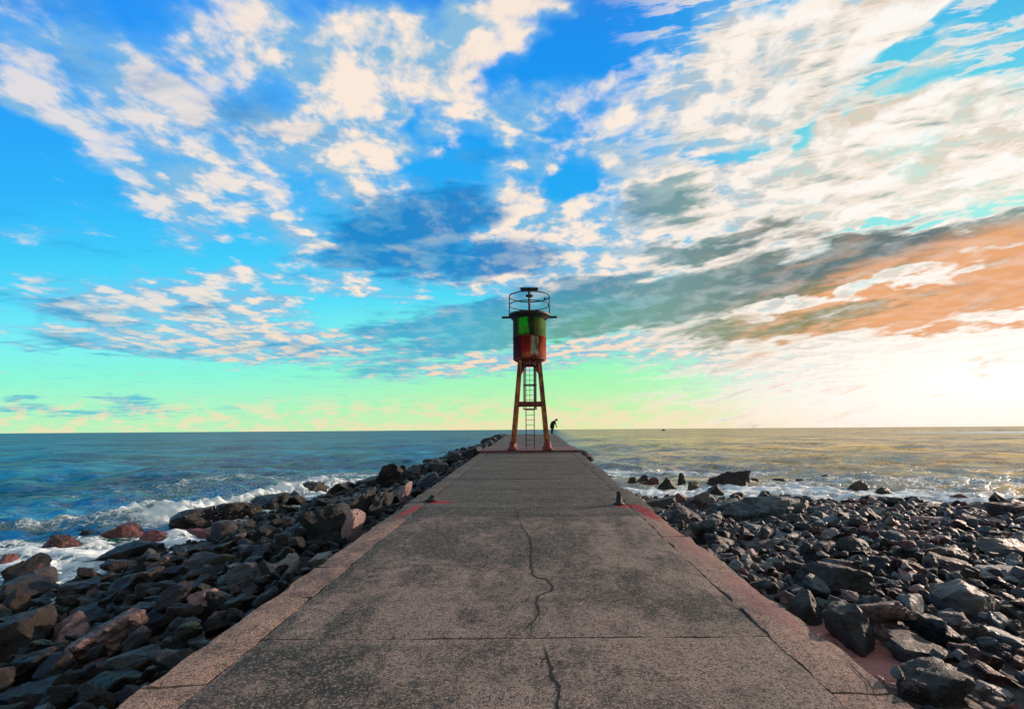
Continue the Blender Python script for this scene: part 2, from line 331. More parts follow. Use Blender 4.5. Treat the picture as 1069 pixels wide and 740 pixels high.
# ================================================================ concrete
def concrete(name, light, dark, bias=0.0, kerb=False, red=()):
    m, n, b = mat(name); P = wpos(n)
    big = n.noise(n.mapping(P, scale=(0.8, 0.55, 1)), 0.9, 6, 0.62, 0.6)
    mid = n.noise(P, 6.0, 6, 0.65, 0.3)
    sand = n.noise(P, 70.0, 4, 0.75)
    grit = n.voro(P, 66.0); gcol = n.voro(P, 66.0, out=1)
    x, y, z = n.sep(P)[:3]
    far = n.mapr(y, 8.9, 9.5)           # beyond the second joint the slabs are older and darker
    f = n.math('ADD', n.math('MULTIPLY', big, 1.5), n.math('MULTIPLY', mid, 0.8))
    f = n.math('ADD', f, n.math('MULTIPLY', far, 0.30 if not kerb else 0.2))
    f = n.math('ADD', f, n.math('MULTIPLY', n.math('SUBTRACT', n.noise(n.mapping(P, scale=(1, .5, 1)), 2.7, 5, .7, .8), .5), .9))
    f = n.mapr(f, 0.92 - bias, 1.36 - bias)
    c = n.mix(f, light, dark)
    c = n.mix(n.math('MULTIPLY', far, 0.85), c, n.mix(n.mapr(n.math('ADD', n.math('MULTIPLY', mid, .55), n.math('MULTIPLY', n.noise(n.mapping(P, scale=(.25, 1.6, 1)), 1.1, 6, .65, .3), .55)), .47, .66), (0.014, 0.020, 0.018, 1), (0.115, 0.115, 0.095, 1)))
    # exposed aggregate: pale and dark grains
    g = n.sep(gcol)[0]
    c = n.mix(n.math('MULTIPLY', n.mapr(g, 0.66, 0.92), 0.62), c, (0.40, 0.30, 0.21, 1))
    c = n.mix(n.math('MULTIPLY', n.mapr(g, 0.36, 0.10), 0.75), c, (0.018, 0.018, 0.02, 1))
    c = n.mix(n.math('MULTIPLY', n.mapr(sand, 0.56, 0.40), 0.55), c, (0.02, 0.02, 0.022, 1))
    # weather streaks across the slab
    st = n.noise(n.mapping(P, scale=(0.35, 2.6, 1)), 1.3, 5, 0.6, 0.4)
    c = n.mix(n.math('MULTIPLY', n.mapr(st, 0.55, 0.70), 0.35), c, dark)
    pits = n.voro(P, 9.0); c = n.mix(n.mapr(pits, 0.075, 0.03), c, (0.01, 0.01, 0.011, 1))
    for (cx, cy, rx, ry, rot, colr) in red:
        gm = n.mapping(P, (cx, cy, 0), (0, 0, R(rot)), (rx, ry, 500), 'TEXTURE')
        gr = n.new('ShaderNodeTexGradient', gradient_type='SPHERICAL'); n.put(gr.inputs[0], gm)
        mk = n.mapr(n.math('ADD', gr.outputs[1], n.math('MULTIPLY', n.math('SUBTRACT', mid, 0.5), 1.3)), 0.22, 0.5)
        c = n.mix(n.math('MULTIPLY', mk, 0.85 if colr is RED else 0.5), c, colr)
    n.put(b.inputs['Base Color'], c)
    b.inputs['Roughness'].default_value = 0.82; b.inputs['Specular IOR Level'].default_value = 0.35
    h = n.math('ADD', n.math('MULTIPLY', grit, -0.5), n.math('ADD', n.math('MULTIPLY', sand, 0.7), n.math('MULTIPLY', mid, 1.4)))
    bump(n, b, h, 0.9, 0.012)
    return m
RED = (0.30, 0.012, 0.02, 1); PINK = (0.30, 0.12, 0.11, 1)
reds = [(-2.50, 9.75, 0.13, 0.95, -6, RED), (-2.05, 10.75, 0.42, 0.30, 0, RED), (2.0, 10.1, 0.42, 0.28, 0, RED), (2.22, 9.4, 0.22, 1.1, 4, RED), (2.28, 7.2, 0.22, 1.6, 0, PINK), (2.3, 5.0, .2, 1.3, 0, PINK)]
M_slab = concrete('slab_concrete', (0.31, 0.235, 0.195, 1), (0.040, 0.042, 0.034, 1), red=reds[:4])
M_kerb = concrete('kerb_concrete', (0.46, 0.285, 0.205, 1), (0.12, 0.085, 0.075, 1), bias=-0.12, kerb=True, red=reds)
M_far = concrete('head_concrete', (0.22, 0.19, 0.175, 1), (0.07, 0.075, 0.075, 1), bias=-0.05)
M_body = concrete('pier_wall_concrete', (0.10, 0.08, 0.075, 1), (0.03, 0.03, 0.032, 1))
def redpaint(name, a, bcol):
    m, n, b = mat(name); P = wpos(n)
    f = n.noise(P, 5.0, 8, 0.7, 0.5)
    n.put(b.inputs['Base Color'], n.mix(n.mapr(f, 0.44, 0.54), a, bcol)); b.inputs['Roughness'].default_value = 0.7
    bump(n, b, f, 0.5, 0.02); return m
M_plinth = redpaint('red_painted_concrete', (0.17, 0.010, 0.013, 1), (0.10, 0.075, 0.065, 1))
m, n, b = mat('crack_dark'); b.inputs['Base Color'].default_value = (0.006, 0.007, 0.007, 1); b.inputs['Roughness'].default_value = 1.0; M_crack = m

# ================================================================ the pier
pier = thing('pier', 'long cracked concrete pier with pinkish kerbs running out to the light tower', 'pier', (0, 25, zd(25)))
def slab(name, x0, x1, y0, y1, m, parent, th=0.16, seed=0, rough=0.008, dz=0.0, res=None):
    """a slab that follows the rise of the pier, with uneven worn edges and a slightly wavy top"""
    L = y1 - y0; W = x1 - x0
    ny = int(min(140, max(3, L / (res or 0.12)))); nx = int(min(60, max(3, W / (res or 0.12))))
    ys = np.linspace(0, 1, ny + 1); xs = np.linspace(0, 1, nx + 1)
    V = []
    def nz(a, b_, c_): return mnoise.noise(Vector((a, b_, c_ + seed * 7.3)))
    for j in ys:
        for i in xs:
            x = x0 + W * i; y = y0 + L * j
            ex = min(i, 1 - i) * W; ey = min(j, 1 - j) * L
            e = min(ex, ey)
            if ex < 0.01: x += rough * (nz(y * 3.1, x, 1) + .6 * nz(y * 11, x, 2)) * (1 if i < .5 else -1)
            if ey < 0.01: y += rough * (nz(x * 3.1, y, 3) + .6 * nz(x * 11, y, 4)) * 1.2
            z = zd(y) + dz + 0.010 * nz(x * .8, y * .8, 5) + 0.003 * nz(x * 4, y * 4, 6)
            if e < 0.01: z -= 0.008 + 0.008 * abs(nz(x * 4, y * 4, 9))
            V.append((x, y, z))
    Fc = []
    w = nx + 1
    for j in range(ny):
        for i in range(nx): a = j * w + i; Fc.append((a, a + 1, a + 1 + w, a + w))
    ring = [i for i in range(w)] + [j * w + nx for j in range(1, ny + 1)] + [ny * w + i for i in range(nx - 1, -1, -1)] + [j * w for j in range(ny - 1, 0, -1)]
    b0 = len(V)
    for r_ in ring: V.append((V[r_][0], V[r_][1], V[r_][2] - th))
    k = len(ring)
    for q in range(k): Fc.append((ring[q], b0 + q, b0 + (q + 1) % k, ring[(q + 1) % k]))
    return mesh_obj(name, V, Fc, m, parent)
KW = 0.42; G = 0.007
joints = [-9.0, -2.4, 4.15, 9.2, 14.6, 19.7, 25.1]
for k in range(len(joints) - 1):
    slab('slab', XL + KW + G, XR - KW - G, joints[k] + G, joints[k + 1] - G, M_slab, pier, seed=k, rough=0.012)
kj_l = [-9, -6.2, -3.3, -0.6, 1.3, 3.45, 5.15, 6.15, 9.15, 12.0, 14.7, 17.2, 20.0, 22.4, 25.1]
kj_r = [-9, -5.9, -2.9, 0.4, 3.3, 4.75, 7.6, 9.6, 12.5, 15.2, 17.9, 20.6, 23.0, 25.1]
for k in range(len(kj_l) - 1): slab('kerb', XL, XL + KW - G, kj_l[k] + G, kj_l[k + 1] - G, M_kerb, pier, seed=20 + k, rough=0.045, dz=0.004 * (k % 3 - 1))
for k in range(len(kj_r) - 1): slab('kerb', XR - KW + G, XR + (-.06 if k in (6, 8, 10) else 0), kj_r[k] + G, kj_r[k + 1] - G, M_kerb, pier, seed=50 + k, rough=0.05, dz=0.004 * ((k + 1) % 3 - 1))
# head of the pier beyond the tower: two older slabs; the red painted step under the tower
slab('head_slab', XL + .02, XR - .02, 28.42, 39.9, M_far, pier, seed=80, rough=0.05, res=0.25)
slab('head_slab', XL + .05, XR - .05, 39.92, PIER_END, M_far, pier, seed=81, rough=0.10, res=0.25)
slab('red_step', XL + .02, XR - .02, 25.12, 28.4, M_plinth, pier, th=0.30, seed=82, rough=0.03, dz=0.12, res=0.2)
# wall of the pier down into the sea
V = []; Fc = []
ys = np.linspace(-9, PIER_END, 61)
for y in ys:
    z = zd(y) - 0.05
    V += [(XL - 1.3, y, SEA - 1.5), (XL + 0.02, y, z - .06), (XL + .05, y, z), (XR - .05, y, z), (XR - .02, y, z - .06), (XR + 0.5, y, SEA - 1.5)]
for j in range(60):
    for i in range(5): a = j * 6 + i; Fc.append((a, a + 1, a + 7, a + 6))
Fc += [(5, 4, 3, 2, 1, 0), tuple(60 * 6 + i for i in range(6))]
mesh_obj('wall', V, Fc, M_body, pier)

def crack(pts, w, name='crack', seed=0):
    """a ragged dark fissure a few millimetres above the worn surface"""
    P = [Vector((*pix2deck(*p), 0)) for p in pts]
    r_ = random.Random(seed); Q = []
    for a, b_ in zip(P[:-1], P[1:]):
        L = (b_ - a).length; k = max(2, int(L / 0.035))
        for i in range(k): Q.append(a.lerp(b_, i / k))
    Q.append(P[-1])
    V = []; Fc = []; m_ = len(Q)
    for i, q in enumerate(Q):
        d = (Q[min(i + 1, m_ - 1)] - Q[max(i - 1, 0)]).normalized(); s_ = Vector((-d.y, d.x, 0))
        q = q + s_ * (0.018 * mnoise.noise(Vector((q.x * 9, q.y * 9, seed))) + 0.010 * mnoise.noise(Vector((q.x * 40, q.y * 40, seed))))
        ww = w * (0.35 + 0.9 * abs(mnoise.noise(Vector((q.x * 12, q.y * 12, seed + 5)))) + 0.5 * r_.random()) * min(1, 4 * min(i, m_ - 1 - i) / m_ + .12)
        for sgn in (-1, 1): V.append(q + s_ * sgn * ww / 2)
    def top(x, y):      # height of the slab the fissure runs over
        k = max(i for i in range(len(joints)) if joints[i] <= max(y, joints[0])); sd_ = k * 7.3
        return zd(y) + 0.010 * mnoise.noise(Vector((x * .8, y * .8, 5 + sd_))) + 0.003 * mnoise.noise(Vector((x * 4, y * 4, 6 + sd_)))
    V = [(v.x, v.y, top(v.x, v.y) + 0.0035) for v in V]
    for i in range(m_ - 1): Fc.append((2 * i, 2 * i + 1, 2 * i + 3, 2 * i + 2))
    return mesh_obj(name, V, Fc, M_crack, pier)
def pix2deck(px, py):
    Y = F * 1.89 / (py - VY + 0.0277 * F); return (px - VX) / F * Y, Y
crack([(541, 541), (546, 552), (552, 560), (554, 572), (553, 590), (555, 599), (560, 603), (571, 605), (576, 613), (574, 617), (561, 621), (559, 630), (562, 640), (555, 650), (553, 662), (557, 665), (566, 667)], 0.030, seed=1)
crack([(566, 667), (569, 684), (574, 697), (575, 706), (583, 717), (583, 727), (580, 735), (579, 748), (583, 775), (580, 810)], 0.024, seed=2)
crack([(569, 684), (563, 690), (561, 697)], 0.010, seed=12)
crack([(555, 650), (548, 656), (543, 660)], 0.009, seed=13)
crack([(575, 706), (581, 712), (579, 722), (573, 729)], 0.012, seed=3)
crack([(572, 604), (580, 599), (590, 592), (600, 585), (604, 582)], 0.009, seed=4)
crack([(537, 530), (540, 536), (541, 541)], 0.03, seed=5)
crack([(624, 662), (630, 668), (634, 671)], 0.010, seed=6)
crack([(530, 640), (534, 632), (537, 628)], 0.010, seed=7)
crack([(481, 640), (486, 634), (489, 630)], 0.010, seed=8)
crack([(880, 690), (892, 703), (906, 716), (916, 738)], 0.014, seed=9)

# ================================================================ shore and sea bed
def ground_z(x, y):
    x = np.asarray(x, float); y = np.asarray(y, float)
    d = np.maximum(XL - x, 0)
    sl = np.interp(y, [0, 10, 16, 30, 50], [0.22, 0.225, 0.24, 0.30, 0.42])
    zl = zd(y) - 0.35 - np.interp(y, [0, 8, 12], [0.12, 0.05, 0.0]) - sl * d
    e = np.maximum(x - XR, 0)
    zr = -1.93 - 0.02 * e - 0.083 * np.maximum(y - 4, 0) - 0.02 * np.maximum(y - 22, 0)
    zr = np.where(y < 4, -1.93 - 0.02 * e, zr)
    zr = np.minimum(zr, zd(y) - 0.06)
    over = np.maximum(y - (PIER_END - 1.5), 0) * 0.9
    zl = zl - over; zr = zr - over
    mid = (x > XL) & (x < XR)
    z = np.where(x <= XL, zl, zr); z = np.where(mid, np.minimum(zl, zr) - 0.6, z)
    return np.maximum(z, -9.0)
def hit_ground(px, py, zmin=SEA):
    u = (px - VX) / F; v = (py - VY) / F
    for Y in np.arange(2.5, 80, 0.05):
        g = max(float(ground_z(u * Y, Y)), zmin)
        if -v * Y <= g: return u * Y, Y, g
    return u * 60, 60, zmin
gx = np.concatenate([np.linspace(-60, -20, 21)[:-1], np.linspace(-20, 32, 209), np.linspace(32, 90, 25)[1:]])
gy = np.concatenate([np.linspace(-14, 2, 17)[:-1], np.linspace(2, 40, 191), np.linspace(40, 120, 41)[1:]])
GX, GY = np.meshgrid(gx, gy); GZ = ground_z(GX, GY)
GZ = GZ + np.where((GX < XL) | (GX > XR), 0.05 * np.sin(GX * 3.1 + 1.3 * np.sin(GY * 2.3)) * np.cos(GY * 2.7 + np.sin(GX * 1.7)), 0)
nx_, ny_ = len(gx), len(gy)
idx = np.arange(nx_ * ny_).reshape(ny_, nx_)
quads = np.stack([idx[:-1, :-1], idx[:-1, 1:], idx[1:, 1:], idx[1:, :-1]], -1).reshape(-1, 4)
m, n, b = mat('shore_ground'); P = wpos(n)
f = n.noise(P, 2.0, 6, .6); v_ = n.voro(P, 14.0); vc = n.voro(P, 14.0, out=1)
c = n.mix(n.mapr(f, .4, .6), (0.03, 0.026, 0.024, 1), (0.075, 0.06, 0.055, 1))
c = n.mix(n.math('MULTIPLY', n.mapr(n.sep(vc)[0], .6, 1.0), .5), c, (0.16, 0.13, 0.125, 1))
sx, sy, sz_ = n.sep(P)[:3]
gm = n.mapping(P, (2.80, 4.35, -2), (0, 0, 0), (0.50, 0.95, 5), 'TEXTURE')
gr = n.new('ShaderNodeTexGradient', gradient_type='SPHERICAL'); n.put(gr.inputs[0], gm)
sand = n.mapr(n.math('ADD', gr.outputs[1], n.math('MULTIPLY', n.math('SUBTRACT', n.noise(P, 5, 5, .6), .5), .9)), .15, .3)
c = n.mix(sand, c, n.mix(n.noise(P, 60, 3, .6), (0.36, 0.13, 0.10, 1), (0.50, 0.22, 0.17, 1)))
n.put(b.inputs['Base Color'], c); b.inputs['Roughness'].default_value = .8
bump(n, b, n.math('MULTIPLY', v_, -1.0), .8, .05)
g_o = mesh_obj('ground', np.stack([GX.ravel(), GY.ravel(), GZ.ravel()], 1), quads, m, smooth=True); tag(g_o, kind='structure')

# ================================================================ sea
rows = [1818.0 / dy for dy in np.concatenate([np.arange(420, 160, -3.0), np.arange(160, 2.0, -0.36), np.arange(2.0, 0.25, -0.1), [0.2, 0.15, 0.1, 0.07]])]
rows = np.array(rows) * (-SEA) * 505 / 1818 / (3.6 * 505 / 1818)
th1 = np.concatenate([np.arange(-180, -62, 2.0), np.arange(-62, 62, 0.16), np.arange(62, 180.1, 2.0)]); th1 = np.radians(th1)
RR, TT = np.meshgrid(rows, th1, indexing='ij')
SX = RR * np.sin(TT); SY = RR * np.cos(TT); SZ = np.full_like(SX, SEA)
rg = np.random.default_rng(11)
dr = np.gradient(rows)[:, None] * np.ones_like(SX)
fade_shore = np.clip((SEA + 0.9 - ground_z(SX, SY)) / 3.0, 0.15, 1.0)
for i in range(60):
    lam = 0.9 * (30 / 0.9) ** (i / 59.0)
    a_ = rg.normal(R(205), R(38)); k_ = 2 * math.pi / lam
    amp = 0.0130 * lam ** 0.50 * rg.uniform(.6, 1.3)
    amp_l = amp * np.clip(lam / (2.6 * np.abs(dr)) - 0.6, 0, 1) * (np.minimum(fade_shore, 1) if lam > 3 else 1)
    ph = k_ * (SX * math.sin(a_) + SY * math.cos(a_)) + rg.uniform(0, 6.28)
    ph = ph + 0.6 * np.sin(SX * .05 * (i % 5 + 1) + SY * .03)
    s_ = np.sin(ph); SZ += amp_l * (s_ + 0.25 * (1 - np.cos(2 * ph)) * 0.5)
def seg_dist(X, Y, pts):
    best = np.full(X.shape, 1e9); tt = np.zeros(X.shape); tot = len(pts) - 1
    for i in range(tot):
        ax, ay_ = pts[i]; bx, by = pts[i + 1]; L2 = (bx - ax) ** 2 + (by - ay_) ** 2
        t_ = np.clip(((X - ax) * (bx - ax) + (Y - ay_) * (by - ay_)) / L2, 0, 1)
        d_ = np.hypot(X - ax - t_ * (bx - ax), Y - ay_ - t_ * (by - ay_))
        s = d_ < best; best[s] = d_[s]; tt[s] = (i + t_[s]) / tot
    return best, tt
foam = np.zeros_like(SX)
# left breaker: a raised crest, its dark green face towards the rocks
crest = [pix(px, py, SEA + .35) for px, py in ((-90, 546), (0, 543), (60, 541), (125, 539), (165, 533), (205, 526), (260, 519), (310, 511), (350, 502))]
dcr, tcr = seg_dist(SX, SY, crest)
cy_ = np.interp(SX, [c[0] for c in crest], [c[1] for c in crest])
side = SY - cy_
SZ += np.where(side > 0, 0.34 * np.exp(-(dcr / 2.0) ** 2), 0.34 * np.exp(-(dcr / 0.8) ** 2)) * np.clip((SX + 40) / 15, 0, 1) * (SX < -6)
foam = np.maximum(foam, np.exp(-(dcr / 0.42) ** 2) * np.interp(tcr, [0, .2, .3, 1], [.35, .7, .9, 1]) * 0.95)
def fblob(px, py, rx, ry, w=1.0, rot=0, z=SEA):
    """foam patch, metres: centre seen at a photograph position on the sea"""
    cx, cy2 = pix(px, py, z); c, s = math.cos(R(rot)), math.sin(R(rot))
    u = ((SX - cx) * c + (SY - cy2) * s) / rx; v = (-(SX - cx) * s + (SY - cy2) * c) / ry
    return w * np.exp(-(u * u + v * v) ** 1.4)
for a_ in [(190, 543, 2.2, 1.5, 1.1, 20), (150, 543, 1.5, 1.0, .95, 0), (235, 533, 2.2, 1.9, 1.05, 30), (290, 521, 2.0, 2.2, .95, 40), (330, 508, 2, 3, .9, 40),
           (45, 575, 5.5, 1.4, .9, 0), (110, 572, 4.0, 1.2, .95, 0), (150, 580, 2.5, 1.2, .95, 0), (20, 596, 3, 1.3, .75, 0), (180, 567, 2.4, 1.0, .95, 0), (230, 558, 3, 1.2, .9, 20), (-30, 590, 6, 2.5, .8, 0),
           (280, 545, 3, 2, .9, 30), (370, 495, 2, 5, .6, 40), (60, 553, 4, .5, .45, 0), (100, 548, 2, .35, .5, 0),
           (60, 515, 7, 1.0, .22, 0), (240, 505, 5, 3, .35, 20)]:
    foam = np.maximum(foam, fblob(*a_))
# right: milky wash between the skerries and the stony beach
for a_ in [(670, 518, 3.0, 3.2, 1.05, 0), (720, 515, 3.5, 2.6, 1.0, 0), (780, 515, 4.5, 2.4, .95, 0), (850, 516, 5, 2.2, .95, 0), (930, 520, 5.5, 2.2, .95, 0), (1000, 527, 6, 1.9, .9, 0), (1069, 530, 6, 2.0, .85, 0),
           (1150, 535, 7, 3, .8, 0), (690, 497, 5.5, 2.2, .9, 0), (760, 498, 5, 1.6, .8, 0), (640, 497, 3, 3.5, .9, 0), (640, 488, 3, 5, .45, 0), (860, 508, 6, 2.0, .6, 0), (950, 509, 6, 1.8, .5, 0), (1020, 512, 7, 2, .45, 0), (1000, 500, 12, 2.2, .22, 0), (800, 487, 10, 4, .2, 0)]:
    foam = np.maximum(foam, fblob(*a_))
# foam held close to the stones everywhere
gz = ground_z(SX, SY)
near = np.exp(-((gz - SEA + 0.35) / 0.30) ** 2) * (SY < 40)
foam = np.maximum(foam, 0.8 * near)
# broken water: the foam is lumpy and the breaker's lip ragged
lump = np.zeros_like(SX)
for i in range(26):
    lam = 0.28 * (1.8 / 0.28) ** (i / 25.0); a_ = rg.uniform(0, 6.28); k_ = 2 * math.pi / lam
    lump += np.sin(k_ * (SX * math.sin(a_) + SY * math.cos(a_)) + rg.uniform(0, 6.28) + 1.5 * np.sin(SX * 1.1 + i)) * lam ** .6
lump *= 0.024 * np.clip((60 - SY) / 30, 0, 1)
SZ += lump * np.clip(foam, 0, 1) * (0.6 + 1.0 * np.exp(-(dcr / 1.2) ** 2))
foam = foam * (1 + lump * 2.2)
# far breaker over a reef on the right
fx, fy = 275.0, 300.0
far = np.exp(-(((SX - 345) / 115) ** 4 + ((SY - 290 - 0.05 * (SX - 300)) / 42) ** 4)); foam = np.maximum(foam, 1.1 * far)
fcr = [(232, 345), (270, 352), (330, 372), (400, 395), (480, 420)]
d2, t2 = seg_dist(SX, SY, fcr); SZ += 1.5 * np.exp(-(d2 / 14) ** 2); 
na, nb = SX.shape
idx = np.arange(na * nb).reshape(na, nb)
quads = np.stack([idx[:-1, :-1], idx[1:, :-1], idx[1:, 1:], idx[:-1, 1:]], -1).reshape(-1, 4)
m, n, b = mat('sea_water'); P = wpos(n)
att = n.new('ShaderNodeAttribute'); att.attribute_name = 'foam'; fa = att.outputs['Fac']
x, y, z = n.sep(P)[:3]
dist = n.vmath('LENGTH', P)
wv1 = n.noise(n.mapping(P, (0, 0, 0), (0, 0, R(18)), (0.45, 1.0, 1)), 2.2, 5, 0.7, 0.0)
wv2 = n.noise(n.mapping(P, (0, 0, 0), (0, 0, R(-14)), (0.35, 1.0, 1)), 0.55, 8, 0.74, 0.0)
wv3 = n.noise(n.mapping(P, (0, 0, 0), (0, 0, R(8)), (0.30, 1.0, 1)), 0.05, 10, 0.78, 0.0)
fn = n.noise(n.mapping(P, scale=(0.8, 1, 0.3)), 1.6, 8, 0.68, 0.6)
fv = n.voro(n.vmath('ADD', P, n.vmath('SCALE', n.noise(P, 1.6, 3, .6, out=1), scale=0.9)), 2.3, 'DISTANCE_TO_EDGE')
lace = n.mapr(fv, 0.16, 0.02)
fm = n.math('ADD', fa, n.math('MULTIPLY', n.math('SUBTRACT', fn, 0.5), 1.35))
fm = n.math('MAXIMUM', n.mapr(fm, 0.46, 0.98), n.math('MULTIPLY', lace, n.mapr(n.math('ADD', fa, n.math('MULTIPLY', n.math('SUBTRACT', fn, .5), 1.6)), 0.16, 0.5)))
fm = n.math('MULTIPLY', fm, n.mapr(fa, 0.03, 0.15))
shallow = n.mapr(fa, 0.02, 0.35)
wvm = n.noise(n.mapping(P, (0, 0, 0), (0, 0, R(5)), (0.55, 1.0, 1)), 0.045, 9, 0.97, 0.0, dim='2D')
wc = n.mix(shallow, n.mix(n.mapr(wvm, .470, .545), (0.001, 0.018, 0.050, 1), (0.004, 0.20, 0.34, 1)), (0.006, 0.10, 0.075, 1))  # ripple light and shade put into the base colour, dark troughs and bright crests
wc = n.mix(n.mapr(n.math('SUBTRACT', x, n.math('MULTIPLY', y, .05)), -4.0, 16.0), wc, n.mix(n.mapr(wvm, .462, .530), (0.15, 0.115, 0.022, 1), (0.86, 0.58, 0.13, 1)))  # reflected gold of the low sky, painted into the right-hand water's base colour
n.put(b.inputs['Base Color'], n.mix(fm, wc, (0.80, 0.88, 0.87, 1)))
n.put(b.inputs['Roughness'], n.math('ADD', n.math('MULTIPLY', fm, 0.6), 0.10))
# small waves tilt the surface at every distance: three sizes of slope noise
def slope(scale, sx_, rz, k, det=4, ro=.74):
    q = n.noise(n.mapping(P, (0, 0, 0), (0, 0, R(rz)), (sx_, 1.0, 1)), scale, det, ro, 0.0, out=1)
    return n.vmath('MULTIPLY', n.vmath('SUBTRACT', q, (0.5, 0.5, 0.5)), (k * .7, k, 0))
sl = n.vmath('ADD', slope(4.0, .6, 12, 1.3, 4), n.vmath('ADD', slope(0.9, .55, -10, 1.3, 6, .9), slope(0.06, .5, 6, 3.2, 9, .97)))
calm = n.math('SUBTRACT', 1.0, n.math('MULTIPLY', fm, 0.6))
nrm = n.vmath('NORMALIZE', n.vmath('ADD', n.new('ShaderNodeNewGeometry').outputs['Normal'], n.vmath('SCALE', sl, scale=calm)))
b4 = n.new('ShaderNodeBump'); b4.inputs['Strength'].default_value = 0.7; b4.inputs['Distance'].default_value = 0.12; n.put(b4.inputs['Height'], n.math('MULTIPLY', fm, n.math('ADD', fn, .3))); n.l.new(nrm, b4.inputs['Normal'])
# water body plus surface reflection; rough sea reflects less at grazing angles than a flat mirror
n.l.new(b4.outputs[0], b.inputs['Normal']); b.inputs['Specular IOR Level'].default_value = 0.0
gl = n.new('ShaderNodeBsdfGlossy'); gl.inputs['Roughness'].default_value = 0.18; n.l.new(b4.outputs[0], gl.inputs['Normal'])
fr = n.new('ShaderNodeFresnel'); fr.inputs['IOR'].default_value = 1.33; n.l.new(b4.outputs[0], fr.inputs['Normal'])
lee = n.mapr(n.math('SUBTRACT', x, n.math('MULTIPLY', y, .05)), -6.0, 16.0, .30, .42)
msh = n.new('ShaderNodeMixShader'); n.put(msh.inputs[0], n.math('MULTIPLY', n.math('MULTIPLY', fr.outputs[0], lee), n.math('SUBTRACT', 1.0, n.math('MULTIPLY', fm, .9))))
n.l.new(b.outputs[0], msh.inputs[1]); n.l.new(gl.outputs[0], msh.inputs[2])
n.l.new(msh.outputs[0], [q for q in n.n if q.type == 'OUTPUT_MATERIAL'][0].inputs[0])
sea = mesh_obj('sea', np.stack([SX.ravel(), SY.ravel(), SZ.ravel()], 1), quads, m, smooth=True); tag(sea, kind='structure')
at = sea.data.attributes.new('foam', 'FLOAT', 'POINT'); at.data.foreach_set('value', foam.astype(np.float32).ravel())

# ================================================================ rocks
_ico = {}
def ico(k):
    if k not in _ico:
        bm = bmesh.new(); bmesh.ops.create_icosphere(bm, subdivisions=k, radius=1)
        _ico[k] = (np.array([v.co[:] for v in bm.verts]), np.array([[v.index for v in f.verts] for f in bm.faces])); bm.free()
    return _ico[k]
def rock_shape(seed, k=4, planes=11, p=14.0, nz_amp=1.0, layered=False):
    """an angular boulder: a sphere cut by random planes, edges worn, surface pitted; fits roughly in a unit sphere"""
    D, Fc = ico(k); r_ = np.random.default_rng(seed)
    Nn = r_.normal(size=(planes, 3)); Nn /= np.linalg.norm(Nn, axis=1)[:, None]
    O = r_.uniform(0.48, .92, planes)
    Nn = np.vstack([Nn, np.eye(3), -np.eye(3)]); O = np.concatenate([O, r_.uniform(.85, 1.0, 6)])
    dd = np.maximum(D @ Nn.T, 1e-4) / O
    rad = (dd ** p).sum(1) ** (-1 / p)
    if nz_amp > 0:
        o = Vector((seed * 3.7 % 97, seed * 1.3 % 53, 0))
        nn = np.empty(len(D))
        for i, d in enumerate(D):
            v = Vector(d)
            a = mnoise.noise(v * 1.7 + o) * .13 + mnoise.noise(v * 4.3 + o) * .065
            if k >= 4: a += mnoise.ridged_multi_fractal(v * 3.0 + o, 1.0, 2.1, 3, 1.0, 2.0) * .035 + mnoise.noise(v * 11 + o) * .022 + (mnoise.cell(v * 2.3 + o) - .5) * .05
            nn[i] = a
        rad = rad * (1 + nn * nz_amp)
        if layered:
            t_ = D @ np.array([.25, .5, .83]); rad *= 1 + .055 * np.sign(np.sin(t_ * 22 + 2 * nn * 20)) * np.abs(np.sin(t_ * 22 + nn * 40)) ** .5
    V = D * rad[:, None]; V /= np.abs(V).max(0)
    return V, Fc
TONES = {   # dark, light
 'charcoal':    ((0.007, 0.008, 0.009), (0.045, 0.045, 0.045)),
 'blue-grey':   ((0.012, 0.020, 0.024), (0.135, 0.175, 0.185)),
 'brown':       ((0.008, 0.006, 0.004), (0.062, 0.040, 0.029)),
 'pinkish grey':((0.050, 0.030, 0.030), (0.340, 0.215, 0.200)),
 'mossy':       ((0.008, 0.008, 0.005), (0.045, 0.045, 0.020)),
 'rust-red':    ((0.022, 0.008, 0.008), (0.15, 0.050, 0.048)),
 'pale grey':   ((0.07, 0.075, 0.072), (0.30, 0.31, 0.29)),
 'grey':        ((0.028, 0.028, 0.030), (0.20, 0.180, 0.170)),
}
